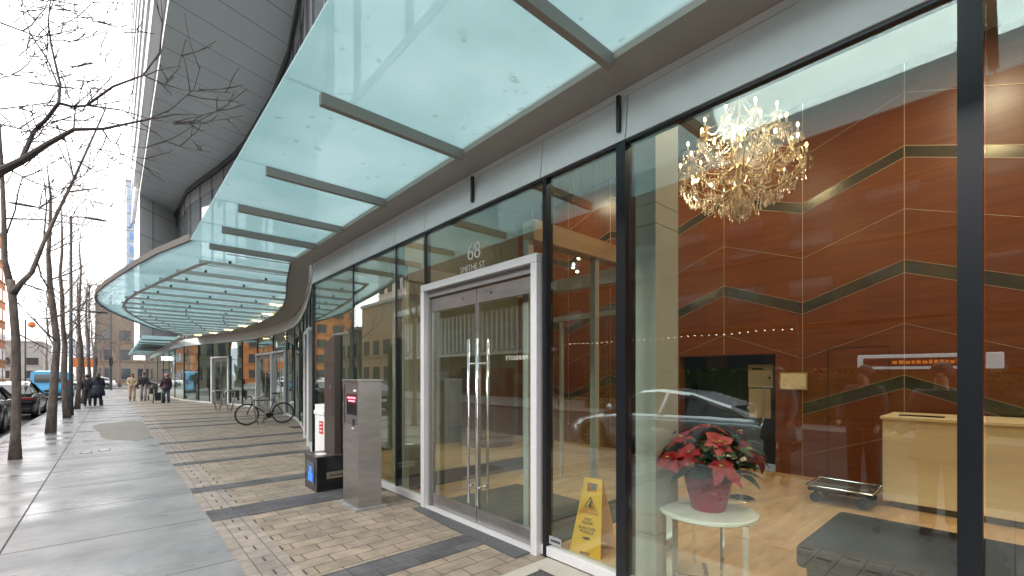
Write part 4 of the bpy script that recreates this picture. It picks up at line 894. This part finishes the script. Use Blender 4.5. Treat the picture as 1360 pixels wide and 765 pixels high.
lamp(-1.22, 24.9, 7.9, 'tall street lamp with two curved arms beside the third tree'); lamp(-1.2, 43, 7.9, 'farther street lamp with two arms beyond the row of near trees')
def pole(x, y, h, label):
    t = thing('utility_pole', (x, y, 0), label, 'pole', 'dark poles at the far crossing'); c = Vector((x, y, 0))
    MB().tube([c, c+Vector((0, 0, h))], [.13, .06], 8).build('shaft', 'lamp_metal', t)
    MB().box(x-.16, x+.16, y-.16, y+.16, 2.6, 3.5).build('signal_box', 'black', t)
pole(-1.3, 66, 9.6, 'tall dark pole left of its twin at the far crossing'); pole(-.1, 64.5, 10.2, 'tall dark pole right of its twin at the far crossing'); 
# orange construction sign and traffic signal
og = mat('orange_sign', (.5, .14, .03), .5)
s1 = thing('construction_sign', (-2.4, 72, 0), 'orange roadwork sign beyond the crossing', 'road sign'); MB().tube([(-2.4, 72, -.12), (-2.4, 72, 2.5)], .05, 8).build('post', 'lamp_metal', s1); MB().prism([(-3.6, 71.95), (-1.2, 71.95), (-1.2, 72.05), (-3.6, 72.05)], 2.5, 3.6).build('sign_board', og, s1, bevel=.02)
s2 = thing('hanging_marker', (-4.5, 40, 0), 'small round orange signal hanging among the branches left of the van', 'signal'); MB().tube([(-5.9, 60, -.12), (-5.9, 60, 6.6), (-4.3, 60, 6.9)], .06, 8).build('mast', 'lamp_metal', s2); MB().sph((-5.5, 60, 6.2), .27, 10, sc=(1, .5, 1.1)).build('lamp_face', og, s2)

# ================================================================ VEHICLES
M['tyre'] = mat('tyre', (.015, .015, .015), .8); M['hub'] = mat('wheel_rim', (.35, .35, .36), .3, .8)
M['car_glass'] = mat('car_glass', (.02, .025, .03), .04, 0, .9)
M['tail'] = mat('tail_lamp', (.6, .01, .01), .3, emit=(1, .03, .02), estr=3.0); M['head'] = mat('head_lamp', (.8, .8, .8), .15, .2); M['plate'] = mat('plate', (.7, .7, .7), .5)
M['tail_off'] = mat('tail_lamp_off', (.16, .01, .01), .2)
def car(loc, rz, label, paint, category='car', L=4.6, W=1.84, Hr=1.44, zh=.98, kind='sedan', lit=False, group=None):
    """built with front toward +x, rear at x=0"""
    t = thing('parked_car' if kind != 'van' else 'delivery_van', (0, 0, 0), label, category, group)
    hw = W/2; wr = .34; wx = (.19*L, L-.19*L) if kind != 'van' else (.17*L, L-.16*L)
    def top(s):
        u = s/L
        if kind == 'van': prof = [(0, 1.0), (.74, 1.02), (.86, 1.0), (.97, .86), (1, .62)]
        elif kind == 'fast': prof = [(0, .78), (.04, .97), (.22, .98), (.62, .93), (.8, .84), (.93, .70), (1, .50)]
        else: prof = [(0, .74), (.03, 1.0), (.2, 1.02), (.6, .98), (.74, .93), (.92, .80), (1, .54)]
        for (a, za), (b, zb_) in zip(prof, prof[1:]):
            if a <= u <= b: return za+(zb_-za)*(u-a)/(b-a)
        return prof[-1][1]
    def half(s):
        u = s/L; return hw*(1-.16*max(0, (u-.8)/.2)**2-.10*max(0, (.12-u)/.12)**2)
    N = 64; P = []; fs = []; K = 7
    for i in range(N+1):
        s = L*i/N; zt = top(s); h = half(s); zb = .2+.06*max(0, abs(i/N-.5)*2-.85)/.15
        for x_ in wx:
            if abs(s-x_) < .41: zb = max(zb, wr+math.sqrt(max(0, .41**2-(s-x_)**2))-.0)
        zb = min(zb, zt-.12); ring = [(0, zb if zb < .35 else .35), (h*.80, zb if zb < .35 else .35), (h*.97, zb), (h, max(zb+.02, .55)), (h*.985, max(zb+.04, zt-.16)), (h*.90, zt-.03), (h*.5, zt+.01), (0, zt+.02)]
        K = len(ring)
        for y, z in ring: P.append((s, y, z))
        for y, z in ring: P.append((s, -y, z))
    for i in range(N):
        for k in range(K-1):
            a, b = i*2*K+k, (i+1)*2*K+k; fs.append((a, a+1, b+1, b)); a += K; b += K; fs.append((a, b, b+1, a+1))
    for i, fl in ((0, 1), (N, 0)):
        a = i*2*K; fs.append(tuple(a+k for k in range(K))); fs.append(tuple(a+K+k for k in range(K)))
    body = MB().add(P, fs).build('body', paint, t, smooth=True)
    # greenhouse
    if kind == 'van': g = [(.01, 1.0, 1.0), (.05, 1.95, .93), (.3, 2.02, .92), (.70, 2.0, .91), (.76, 1.86, .88), (.88, 1.0, .97)]; Hm = 1
    elif kind == 'fast': g = [(.03, .96, .80), (.16, 1.14, .76), (.33, 1.36, .66), (.48, 1.42, .64), (.58, 1.38, .65), (.76, .88, .86)]; Hm = 1
    else: g = [(.05, 1.0, .84), (.17, 1.33, .70), (.3, Hr, .67), (.45, Hr+.02, .66), (.56, Hr-.05, .67), (.74, .95, .86)]; Hm = 1
    P = []; fs = []
    for u, z, wf in g:
        zb = top(u*L)-.02; y0 = hw*.9; P += [(u*L, y0, zb), (u*L, hw*wf, max(zb, z-.05)), (u*L, hw*wf*.8, max(zb, z)), (u*L, -hw*wf*.8, max(zb, z)), (u*L, -hw*wf, max(zb, z-.05)), (u*L, -y0, zb)]
    mi = []
    for i in range(len(g)-1):
        for k in range(5):
            fs.append((i*6+k, (i+1)*6+k, (i+1)*6+k+1, i*6+k+1))
            roof = 1 <= k <= 3 and 1 <= i <= len(g)-3
            if kind == 'van': mi.append(0 if i == len(g)-2 or (k in (0, 4) and i == len(g)-3) else 1)
            else: mi.append(1 if roof and i >= 1 else 0)
    gm = MB(); gm.add(P, fs); gm.m = mi; gm.build('cabin', ['car_glass', paint], t, smooth=False)
    if kind != 'van':
        for s_ in (1, -1):
            for (ua, za, wa), (ub, zb_, wb_) in ((g[0], g[1]), (g[1], g[2]), (g[4], g[5])): MB().bar((ua*L, s_*hw*(wa if ua > .05 and za > 1.1 else .88), max(za-.05, top(ua*L))), (ub*L, s_*hw*(wb_ if zb_ > 1.1 else .88), max(zb_-.05, top(ub*L))), .05, .05).build('pillar', paint, t)
            MB().bar((.45*L, s_*hw*.91, top(.45*L)-.02), (.43*L, s_*hw*.66, g[3][1]-.04), .06, .03).build('pillar', paint, t)
    for x_ in wx:
        for s_ in (1, -1):
            wl = MB().tube([(x_, s_*(hw-.2), wr), (x_, s_*(hw-.17), wr), (x_, s_*(hw-.03), wr), (x_, s_*(hw-.005), wr)], [wr-.03, wr, wr, wr-.025], 28).build('wheel', 'tyre', t)
            rm = MB().tube([(x_, s_*(hw-.004), wr), (x_, s_*(hw+.002), wr)], .225, 24).build('rim', 'black', wl)
            sp = MB()
            for k in range(10): a = 2*PI*k/10; sp.bar((x_, s_*(hw+.006), wr), (x_+.21*math.cos(a), s_*(hw+.006), wr+.21*math.sin(a)), .035, .012, up=(0, 1, 0))
            sp.build('spokes', 'hub', wl)
    for s_ in (1, -1):
        MB().sph((L-.05, s_*hw*.66, top(L*.97)-.12), .1, 10, sc=(.8, 1.6, .6)).build('headlight', 'head', t, smooth=True)
        if kind == 'van': MB().box(-.02, .03, s_*hw*.93-.05, s_*hw*.93+.05, .85, 1.35).build('tail_light', 'tail_off', t)
        else: MB().box(-.015, .10, min(s_*hw*.45, s_*hw*.93), max(s_*hw*.45, s_*hw*.93), .74, .86).build('tail_light', 'tail' if lit else 'tail_off', t, bevel=.02)
        MB().sph((.70*L if kind != 'van' else .84*L, s_*(hw+.05), 1.02), .09, 8, sc=(.7, 1.1, .7)).build('wing_mirror', 'black' if kind != 'fast' else paint, t, smooth=True)
        MB().box(.44*L, .50*L, s_*(hw-.004)-.006, s_*(hw-.004)+.006, .78, .80).build('door_handle', 'black', t)
    MB().box(-.012, .0, -.26, .26, .52, .64).build('number_plate', 'plate', t)
    MB().box(-.03, .05, -hw*.85, hw*.85, .3, .46).box(L-.06, L+.01, -hw*.7, hw*.7, .25, .38).build('bumper', 'black', t, bevel=.02)
    t.location = loc; t.rotation_euler = (0, 0, rz); return t
paint_navy = mat('navy_paint', (.008, .012, .035), .12, .3, .8); paint_black = mat('black_paint', (.012, .014, .018), .12, .3, .8); paint_silver = mat('silver_paint', (.72, .78, .84), .10, .5, .9); paint_white = mat('white_car_paint', (.7, .7, .7), .2, 0, .7); paint_blue = mat('blue_van_paint', (.03, .32, .62), .25)
ZR = -.118
car((-3.28, 19.0, ZR), R(90), 'dark navy car at the left edge with its red tail lamp lit', paint_navy, lit=True)
car((-3.12, 25.2, ZR), R(90), 'black car parked at the kerb behind the second tree', paint_black)
car((-5.9, 33, ZR), R(90), 'white car in the outer lane at the left edge of view', paint_white, Hr=1.5)
vn = car((-3.22, 44.5, ZR), R(90), 'blue delivery van with bright panels on its side beyond the parked black car', paint_blue, 'van', L=5.6, W=2.0, kind='van')
vl = vn.location.copy(); vn.location = (0, 0, 0); vn.rotation_euler = (0, 0, 0)
for (a, b, c, d, m_) in ((1.2, 3.0, 1.55, 1.8, mat('lime', (.45, .65, .05), .4)), (3.0, 4.2, 1.5, 1.8, mat('yellow_panel', (.8, .5, .03), .4)), (.8, 4.0, 1.15, 1.45, mat('pale_panel', (.55, .68, .75), .4)), (.6, 4.2, .62, .84, mat('cyan_panel', (.15, .5, .75), .4))):
    MB().box(a, b, -1.012, -1.003, c, d).build('side_graphic', m_, vn)
MB().box(-.012, .02, -.75, .75, 1.25, 1.75).build('rear_window', 'car_glass', vn)
vn.location = vl; vn.rotation_euler = (0, 0, R(90))
car((.4, 74.5, ZR), R(178), 'white car crossing at the far end of the street', paint_white, Hr=1.5)
car((6.3, 72.8, ZR), R(180), 'dark car crossing at the far end of the street', paint_black, Hr=1.6)
car((-6.5, 76.8, ZR), R(0), 'white car at the far crossing, left behind the trees', paint_white)
# seen mirrored in the lobby glass
car((-3.35, 2.75, ZR), R(90), 'silver white sports sedan at the kerb, seen mirrored in the lobby glass', paint_silver, kind='fast', L=4.55)

# ================================================================ PEOPLE
SKIN = mat('skin', (.42, .24, .17), .55); HAIR = mat('dark_hair', (.02, .014, .012), .6); EYE_ = mat('eye', (.02, .02, .02), .3)
def skinned(name, verts, edges, rad, m, parent, root=0, sub=1):
    me = bpy.data.meshes.new(name); me.from_pydata([tuple(v) for v in verts], edges, [])
    o = bpy.data.objects.new('tmp_skin', me); COL.objects.link(o)
    md = o.modifiers.new('skin', 'SKIN'); md.use_smooth_shade = True
    for i, r in enumerate(rad):
        sv = me.skin_vertices[0].data[i]; sv.radius = (r, r) if not isinstance(r, tuple) else r; sv.use_root = (i == root)
    s_ = o.modifiers.new('sub', 'SUBSURF'); s_.levels = sub; s_.render_levels = sub
    dg = bpy.context.evaluated_depsgraph_get(); m2 = bpy.data.meshes.new_from_object(o.evaluated_get(dg)); bpy.data.objects.remove(o)
    m2.materials.clear(); m2.materials.append(m)
    for p in m2.polygons: p.use_smooth = True
    q = bpy.data.objects.new(name, m2); COL.objects.link(q); q.parent = parent; return q
def person(loc, rz, label, H=1.7, coat=(.02, .02, .03), pants=(.05, .05, .06), stride=.16, arms=((.05, .0), (-.05, .0)), long_coat=0, hair='short', hat=None, lean=0, puffy=0, elbows=None):
    """faces +y before rotation"""
    k = H/1.75; t = thing('person', (0, 0, 0), label, 'person'); V = Vector
    st = stride/2; la = lean
    hipL, hipR = V((-.095, 0, .92))*k, V((.095, 0, .92))*k
    kn = [V((-.10, st*.7+.03, .50))*k, V((.10, -st*.45+.03, .50))*k]; an = [V((-.10, st, .09))*k, V((.10, -st, .11))*k]; to = [V((-.11, st+.14, .035))*k, V((.11, -st+.14, .04))*k]
    pel, sp, chst, nk, hd0, hd1 = V((0, 0, .96))*k, V((0, la*.3, 1.12))*k, V((0, la*.7, 1.33))*k, V((0, la, 1.49))*k, V((0, la+.02, 1.60))*k, V((0, la+.01, 1.69))*k
    sh = [V((-.18, la*.9, 1.42))*k, V((.18, la*.9, 1.42))*k]; el = []; wr_ = []; hn = []
    for i, s_ in enumerate((-1, 1)):
        f, o_ = arms[i]
        e = sh[i]+V((s_*.05, f*.5-.02, -.28))*k; w_ = e+V((-s_*o_, f, -.245+abs(f)*.5))*k; el.append(e); wr_.append(w_); hn.append(w_+(w_-e).normalized()*.09*k)
    verts = [pel, sp, chst, nk, hd0, hd1, sh[0], el[0], wr_[0], hn[0], sh[1], el[1], wr_[1], hn[1], hipL, kn[0], an[0], to[0], hipR, kn[1], an[1], to[1], V((0, la+.105, 1.595))*k]
    edges = [(0, 1), (1, 2), (2, 3), (3, 4), (4, 5), (2, 6), (6, 7), (7, 8), (8, 9), (2, 10), (10, 11), (11, 12), (12, 13), (0, 14), (14, 15), (15, 16), (16, 17), (0, 18), (18, 19), (19, 20), (20, 21), (4, 22)]
    rad = [.125, (.13, .10), (.15, .105), .052, (.078, .095), (.07, .08), .062, .046, .03, (.038, .02), .062, .046, .03, (.038, .02), .085, .06, .042, .035, .085, .06, .042, .035, .018]
    skinned('body', verts, edges, [tuple(c*k for c in r) if isinstance(r, tuple) else r*k for r in rad], SKIN, t)
    p = puffy
    cm = mat('coat_cloth', coat, .75, noise=.12, nscale=9); pm = mat('trouser_cloth', pants, .8)
    cv = [pel-V((0, 0, .08))*k, sp, chst, nk-V((0, 0, .03))*k, sh[0], el[0], wr_[0], sh[1], el[1], wr_[1]]; ce = [(0, 1), (1, 2), (2, 3), (2, 4), (4, 5), (5, 6), (2, 7), (7, 8), (8, 9)]
    cr_ = [(.165+p, .145+p), (.155+p, .13+p), (.185+p, .14+p), .07, .082+p*.6, .064+p*.6, .048+p*.5, .082+p*.6, .064+p*.6, .048+p*.5]
    skinned('coat', cv, ce, [tuple(c*k for c in r) if isinstance(r, tuple) else r*k for r in cr_], cm, t, root=1)
    if long_coat:
        zb = .96-long_coat
        MB().lathe([(.17*k+p, 1.1*k), (.19*k+p, .95*k), (.235*k+p, (.95+zb)/2*k), (.25*k+p, zb*k), (.235*k+p, zb*k), (.15*k, 1.05*k)], (0, 0, 0), 20, sy=.85).build('coat_skirt', cm, t, smooth=True)
    for i in (0, 1):
        h_, kk, a_ = ((hipL, kn[0], an[0]), (hipR, kn[1], an[1]))[i]
        MB().tube([pel+V(((-.04, .04)[i], 0, .04))*k, h_-V((0, 0, .03))*k, kk, a_+V((0, 0, .0))], [.12*k, .115*k, .078*k, .07*k], 12).build('trouser_leg', pm, t, smooth=True)
        e_ = to[i]; MB().tube([a_+V((0, -.06, -.04))*k, a_+V((0, .02, -.035))*k, e_+V((0, .03, -.005))*k], [.045*k, .052*k, .036*k], 10).build('shoe', 'rubber' if hair != 'beige' else 'rubber', t, smooth=True)
    hc = V((0, la-.012, 1.645))*k
    if hat: MB().sph(hc+V((0, 0, .02)), .118*k, 12, sc=(.9, 1.05, 1)).build('hat', mat('hat_wool', hat, .9), t, smooth=True)
    else: MB().sph(hc+V((0, -.012, .015)), .112*k, 12, sc=(.88, 1.02, 1)).build('hair', HAIR, t, smooth=True)
    if hair == 'long': MB().tube([hc+V((0, -.06, .03)), hc+V((0, -.09, -.1)), hc+V((0, -.09, -.24))], [.085*k, .1*k, .06*k], 10).build('long_hair', HAIR, t, smooth=True)
    for s_ in (-1, 1): MB().sph(V((s_*.033, la+.098, 1.625))*k, .011*k, 6).build('eye', EYE_, t)
    MB().bar(V((-.022, la+.108, 1.555))*k, V((.022, la+.108, 1.555))*k, .006, .006).build('mouth', mat('lips', (.3, .08, .07), .5), t)
    t.location = loc; t.rotation_euler = (0, 0, rz); return t
FACE = R(180)
person((.93, 36.6, 0), FACE, 'person in a beige hooded top and beige trousers walking towards the camera', 1.68, (.42, .31, .21), (.40, .31, .23), arms=((.16, .12), (.2, .14)), hair='long', puffy=.01)
person((1.45, 36.1, 0), R(172), 'person in a black jacket and light grey trousers walking next to the one in beige', 1.75, (.012, .012, .014), (.30, .29, .30), arms=((.14, .1), (.14, .1)), puffy=.015, stride=.3)
pu = person((2.32, 32.4, 0), R(15), 'person in a dark purple coat and blue jeans beside a black wheeled cart', 1.66, (.035, .012, .025), (.08, .13, .20), long_coat=.12, arms=((.1, .0), (.02, 0)), hat=(.35, .16, .12), puffy=.03, stride=.1)
person((-.55, 31.6, 0), R(5), 'person in a long dark puffy coat pushing a pushchair by the fifth tree', 1.68, (.012, .016, .032), (.02, .02, .03), long_coat=.42, arms=((.22, .02), (.22, .02)), puffy=.05, hair='long', stride=.3)
person((-.95, 31.9, 0), R(0), 'person in a dark jacket walking left of the one in the long puffy coat', 1.62, (.02, .016, .02), (.03, .03, .035), arms=((.05, 0), (.12, 0)), puffy=.02)
# mirrored people (stand behind the camera, seen only in the glass)
person((-1.75, 1.35, 0), R(-78), 'person in dark clothes by the kerb, seen mirrored in the glass left of the desk', 1.72, (.035, .02, .018), (.02, .014, .012), arms=((.2, .05), (.12, .02)), puffy=.02, stride=.06)
person((-1.62, 2.35, 0), R(-85), 'person in a grey coat behind the silver sedan, faintly mirrored beside the framed notice', 1.7, (.12, .115, .12), (.05, .05, .05), long_coat=.3, arms=((.1, .02), (.1, .02)), stride=.06)
person((-.50, .50, 0), R(-88), 'person in a dark flared coat mirrored as a faint shape on the desk', 1.72, (.05, .035, .03), (.04, .03, .03), long_coat=.22, arms=((.26, -.08), (.26, -.08)), stride=.05, puffy=.02)
# wheeled cart
ct = thing('wheeled_cart', (1.92, 32.3, 0), 'black two-wheeled shopping cart beside the person in purple', 'cart')
MB().box(1.72, 2.12, 32.15, 32.5, .16, .62).build('bag', mat('cart_bag', (.012, .012, .014), .8), ct, bevel=.05)
MB().tube([(1.78, 32.1, .06), (1.74, 32.1, .8), (2.1, 32.1, .8), (2.06, 32.1, .06)], .015, 6).build('cart_frame', mat('cart_frame', (.5, .5, .5), .4, .5), ct)
for x in (1.72, 2.12): MB().tube([(x-.02, 32.3, .09), (x+.02, 32.3, .09)], .088, 14).build('wheel', 'rubber', ct)
# pushchairs
def pushchair(x, y, label, hood):
    t = thing('pushchair', (x, y, 0), label, 'pushchair'); c = Vector((x, y, 0)); V = Vector
    MB().sph(c+V((0, 0, .72)), .27, 12, sc=(.85, 1.1, .95)).build('hood', mat('hood_cloth', hood, .8), t, smooth=True)
    MB().box(x-.2, x+.2, y-.3, y+.2, .38, .58).build('seat', mat('seat_cloth', (.04, .035, .04), .8), t, bevel=.04)
    f = MB()
    for s_ in (-.22, .22): f.tube([c+V((s_, -.35, .12)), c+V((s_, .1, .55)), c+V((s_, .45, 1.0))], .014, 6).tube([c+V((s_, .3, .12)), c+V((s_, .0, .5))], .014, 6)
    f.tube([c+V((-.22, .45, 1.0)), c+V((.22, .45, 1.0))], .014, 6); f.build('frame', 'dark_grey', t)
    for s_ in (-.24, .24):
        for dy in (-.36, .32): MB().tube([c+V((s_-.02, dy, .12)), c+V((s_+.02, dy, .12))], .118, 16).build('wheel', 'rubber', t)
    return t
pushchair(1.98, 37.2, 'dark brownish grey pushchair between the walking pair and the person in purple', (.06, .045, .045)); pushchair(-.62, 32.3, 'dark pushchair hidden in front of the person in the long puffy coat', (.02, .02, .025))

# ================================================================ FAR END OF THE STREET
def block(name, x0, x1, y0, y1, h, label, wall, win, bw=2.2, rh=3.0, face=('S', 'E'), z0=0, category='building', group=None):
    t = thing(name, ((x0+x1)/2, (y0+y1)/2, 0), label, category, group)
    MB().box(x0, x1, y0, y1, z0-.3, h).build('wall', wall, t)
    MB().box(x0-.15, x1+.15, y0-.15, y1+.15, h, h+.35).build('roof', mat('roof_edge', (.2, .2, .2), .6) if 'roof_edge' not in M else M['roof_edge'], t)
    cnt = 0; rest = MB()
    for f in face:
        Lx = (x1-x0) if f in 'SN' else (y1-y0); n_ = max(1, int(Lx/bw)); nz = max(1, int((h-1.0)/rh))
        for j in range(nz):
            z = .9+j*rh; sl = MB()
            for k in range(n_):
                a = (k+.2)*Lx/n_; b = (k+.8)*Lx/n_; wb_ = MB() if cnt < 100 else rest
                if f == 'S': wb_.box(x0+a, x0+b, y0-.03, y0+.02, z, z+rh*.55)
                elif f == 'E': wb_.box(x1-.02, x1+.03, y0+a, y0+b, z, z+rh*.55)
                elif f == 'W': wb_.box(x0-.03, x0+.02, y0+a, y0+b, z, z+rh*.55)
                if cnt < 100: wb_.build('window', win, t)
                cnt += 1
            if f == 'E': sl.box(x1, x1+.12, y0, y1, z-.25, z-.1)
            elif f == 'S': sl.box(x0, x1, y0-.12, y0, z-.25, z-.1)
            if sl.v: sl.build('ledge', wall, t)
    if rest.v: rest.build('windows', win, t, kind='stuff')
    return t
M['roof_edge'] = mat('roof_edge', (.25, .25, .24), .6)
wglass = mat('window_glass', (.03, .04, .05), .08, 0, .8)
bk = mat('brown_brick', (.17, .085, .055), .8, noise=.2, nscale=2); ob = mat('orange_brick', (.42, .16, .05), .8, noise=.15, nscale=2); gy = mat('grey_render', (.28, .27, .25), .8, noise=.15, nscale=.4); pk = mat('pale_pink_render', (.62, .50, .46), .8); wh = mat('white_render', (.66, .66, .64), .7)
block('brick_building', -34, -13.4, 98, 113, 24, 'orange brick building at the left edge across the street', ob, wglass, 3, 3.2)
block('far_building', -2, 22, 100, 120, 13, 'low brown grey building behind the far crossing', mat('brown_grey', (.16, .13, .10), .8, noise=.3, nscale=.3), wglass, 2.4, 3.2, ('S',))
block('far_tower', 2.4, 22, 132, 150, 45, 'blue glazed balcony tower beyond the near tower', mat('blue_white', (.26, .31, .38), .5), mat('blue_glass', (.12, .22, .38), .15, 0, .8), 2.4, 3.1, ('S', 'W'))
block('far_house', -26, -12, 150, 170, 9, 'low grey building beyond the bare trees', gy, wglass, 3, 3, ('S',))
# hill with pale houses
hl = MB(); P = []; fs = []; NX, NY = 50, 8; rh_ = random.Random(4)
for j in range(NY+1):
    for i in range(NX+1):
        x = -1100+i*42; P.append((x, 900+j*90, (1-math.cos(PI*min(1, j/NY)))*.5*(85+18*math.sin(i*.5)+rh_.uniform(-4, 4))-1))
for j in range(NY):
    for i in range(NX): a = j*(NX+1)+i; fs.append((a, a+1, a+NX+2, a+NX+1))
hl.add(P, fs).build('hill', mat('hill_far', (.22, .25, .29), .9, noise=.3, nscale=.03), kind='structure', smooth=True)
hc_ = MB(); rh_ = random.Random(8)
for k in range(260):
    x = rh_.uniform(-300, 60); j = rh_.uniform(0, 6.5); y = 900+j*90; z = (1-math.cos(PI*j/NY))*.5*85; s_ = rh_.uniform(5, 12); hc_.box(x, x+s_, y-8, y-2, z-4, z+rh_.uniform(4, 10))
hc_.build('hillside_houses', mat('far_white', (.55, .56, .58), .8), label='mass of tiny pale houses covering the distant hillside', category='houses', kind='stuff')
def bare(loc, H, label, seed, col='bark_far', group='bare trees beyond the far crossing'):
    return tree(loc, H, label, seed, (0, 0), trunk_r=.16, mname=col, group=group, twig=1.05)
M['bark_far'] = mat('bark_far', (.15, .11, .095), .9)
fl = [(-9.5, 84), (-6.5, 86), (-12, 88), (-3.5, 85), (-1.0, 83.5), (.8, 84), (3.6, 85), (-15, 84), (6.4, 86)]
fd = ['first from the left', 'among the houses view, left of centre', 'behind the orange sign, leftmost', 'right behind the orange roadwork sign', 'straight beyond the twin poles', 'just right of the twin poles', 'above the crossing dark car', 'at the far left beside the orange brick building', 'rightmost, by the low brown grey building']
for k, ((x, y), s_) in enumerate(zip(fl, fd)): bare((x, y, -.13), 8.5+(k % 3)*1.6, 'bare brown tree beyond the far crossing, '+s_, 60+k)
for k, (x, y) in enumerate([(-11.5, 50), (-11.3, 62), (-13, 74), (-11.6, 92)]): bare((x, y, 0), 6.2+k*.3, 'bare brown tree across the street, %s' % ('nearest of its row', 'second of its row', 'third of its row', 'farthest of its row')[k], 90+k, group='bare trees across the street')
# ================================================================ OPPOSITE SIDE (seen in reflections)
hg = MB(); rg = random.Random(2)
for k in range(9000):
    y = rg.uniform(-12, 14); x = rg.uniform(-12.6, -11.4); z = rg.uniform(.1, 1.75)
    if rg.random() < .75: x = rg.choice((-11.4, -12.6))+rg.uniform(-.08, .08) if rg.random() < .6 else x; z = z if abs(x+12) > .5 else 1.75+rg.uniform(-.08, .06)
    a = rg.uniform(0, 2*PI); d = Vector((math.cos(a), math.sin(a), rg.uniform(-.5, .8))).normalized()*.09; e = d.orthogonal().normalized()*.05; p = Vector((x, y, z)); hg.add([p-d, p+e, p+d, p-e], [(0, 1, 2, 3)])
hg.box(-12.5, -11.5, -12, 14, 0, 1.66)
hg.build('hedge', mat('hedge_leaf', (.035, .075, .022), .6, noise=.4, nscale=3), fix=False, label='clipped green hedge across the street, mirrored in the lobby glass', category='hedge')
brown = mat('dark_brown_brick', (.075, .04, .028), .8, noise=.2, nscale=1)
block('brick_building', -32, -16.5, -30, 20.4, 12.6, 'dark brown brick block opposite the lobby, mirrored in its glass', brown, wglass, 2.6, 3.1, ('E',))
hb_ = thing('hotel_building', (-24, 33, 0), 'hotel opposite with white vertical fins over its name, mirrored in the entrance doors', 'building')
MB().box(-32, -17, 20.8, 42, -.1, 12.5).build('wall', brown, hb_)
MB().box(-16.98, -16.95, 21.2, 41.8, 3.6, 6.6).build('window', wglass, hb_)
for k in range(34): MB().box(-16.94, -16.5, 21.4+k*.6, 21.6+k*.6, 3.5, 6.7).build('fin', wh, hb_)
MB().box(-16.99, -16.4, 20.8, 42, 3.2, 3.45).build('ledge', wh, hb_)
MB().strip([(-16.9, 20.8), (-16.9, 42)], [(-14.5, 20.8), (-15.6, 42)], 7.4, 7.9).build('roof_canopy', wh, hb_)
text_mesh('name_sign', 'JW MARRIOTT', .48, mat('sign_letters', (.75, .72, .68), .5, emit=(1, .95, .85), estr=.5), hb_, (-16.9, 24.6, 2.72), (R(90), 0, R(90)), .03, 1.1)
for k in range(5): MB().box(-16.99, -16.9, 22+k*4, 24.4+k*4, .3, 1.95).build('ground_window', wglass, hb_)
block('apartment_building', -46, -30, 62, 76, 44, 'pale pinkish tower far down the opposite side, mirrored in the glass', pk, wglass, 2.4, 3.0, ('E', 'S'))
block('apartment_building', -28, -17, 42.5, 53, 9.6, 'orange panelled low block beyond the hotel, mirrored in the glass', mat('orange_panel', (.26, .13, .06), .7, col2=(.25, .22, .17), nscale=.25), wglass, 2.2, 3.0, ('E', 'S'))
block('far_building', -28, -17, 54, 66, 7.2, 'low olive grey block beyond the orange one, mirrored in the glass', mat('olive_render', (.13, .13, .09), .8, noise=.4, nscale=.5), wglass, 2.2, 3.0, ('E',))
lbx = thing('garage_sign', (-11.2, 1.7, 0), 'long white light box with small orange lettering over the hedge, mirrored in the glass', 'sign')
MB().box(-11.3, -11.1, .2, 3.2, 1.78, 2.2).build('light_box', mat('box_white', (.7, .7, .72), .5, emit=(.9, .93, 1), estr=.2), lbx, bevel=.03)
MB().box(-11.095, -11.085, .85, 3.05, 1.86, 2.1).build('display', mat('disp', (.05, .015, .02), .4), lbx)
sp = MB(); rg = random.Random(6); q_ = .95
while q_ < 2.3: wd_ = rg.uniform(.05, .12); sp.box(-11.084, -11.08, q_, q_+wd_, 1.93, 1.93+rg.uniform(.07, .11)); q_ += wd_+.035
sp.build('led_letters', mat('led', (1, .3, .05), .5, emit=(1, .25, .04), estr=.35), lbx)
for yy in (.5, 2.9): MB().box(-11.24, -11.16, yy-.04, yy+.04, 0, 1.78).build('post', 'dark_grey', lbx)
slg = thing('string_lights', (-11.3, 10, 3.15), 'string of tiny white lights across the street, mirrored in the glass', 'string lights')
b1 = MB(); 
for k in range(38): b1.sph((-11.3, 5+k*.28, 3.12+.02*math.sin(k*.6)), .016, 5)
b1.build('bulbs', mat('string_bulb', (1, .95, .85), .5, emit=(1, .93, .8), estr=4), slg); MB().tube([(-11.3, 4.9, 3.15), (-11.3, 15.5, 3.15)], .006, 4).build('wire', 'black', slg)
for i_, yy in enumerate((4.85, 15.55)):
    pt = thing('string_post', (-11.3, yy, 0), ('post at the near end of the string of lights, mirrored in the glass', 'post at the far end of the string of lights, mirrored in the glass')[i_], 'post'); MB().tube([(-11.3, yy, 0), (-11.3, yy, 3.3)], .04, 8).build('shaft', 'lamp_metal', pt); MB().sph((-11.3, yy, 3.33), .06, 8).build('finial', 'lamp_metal', pt)
bpy.context.view_layer.update()
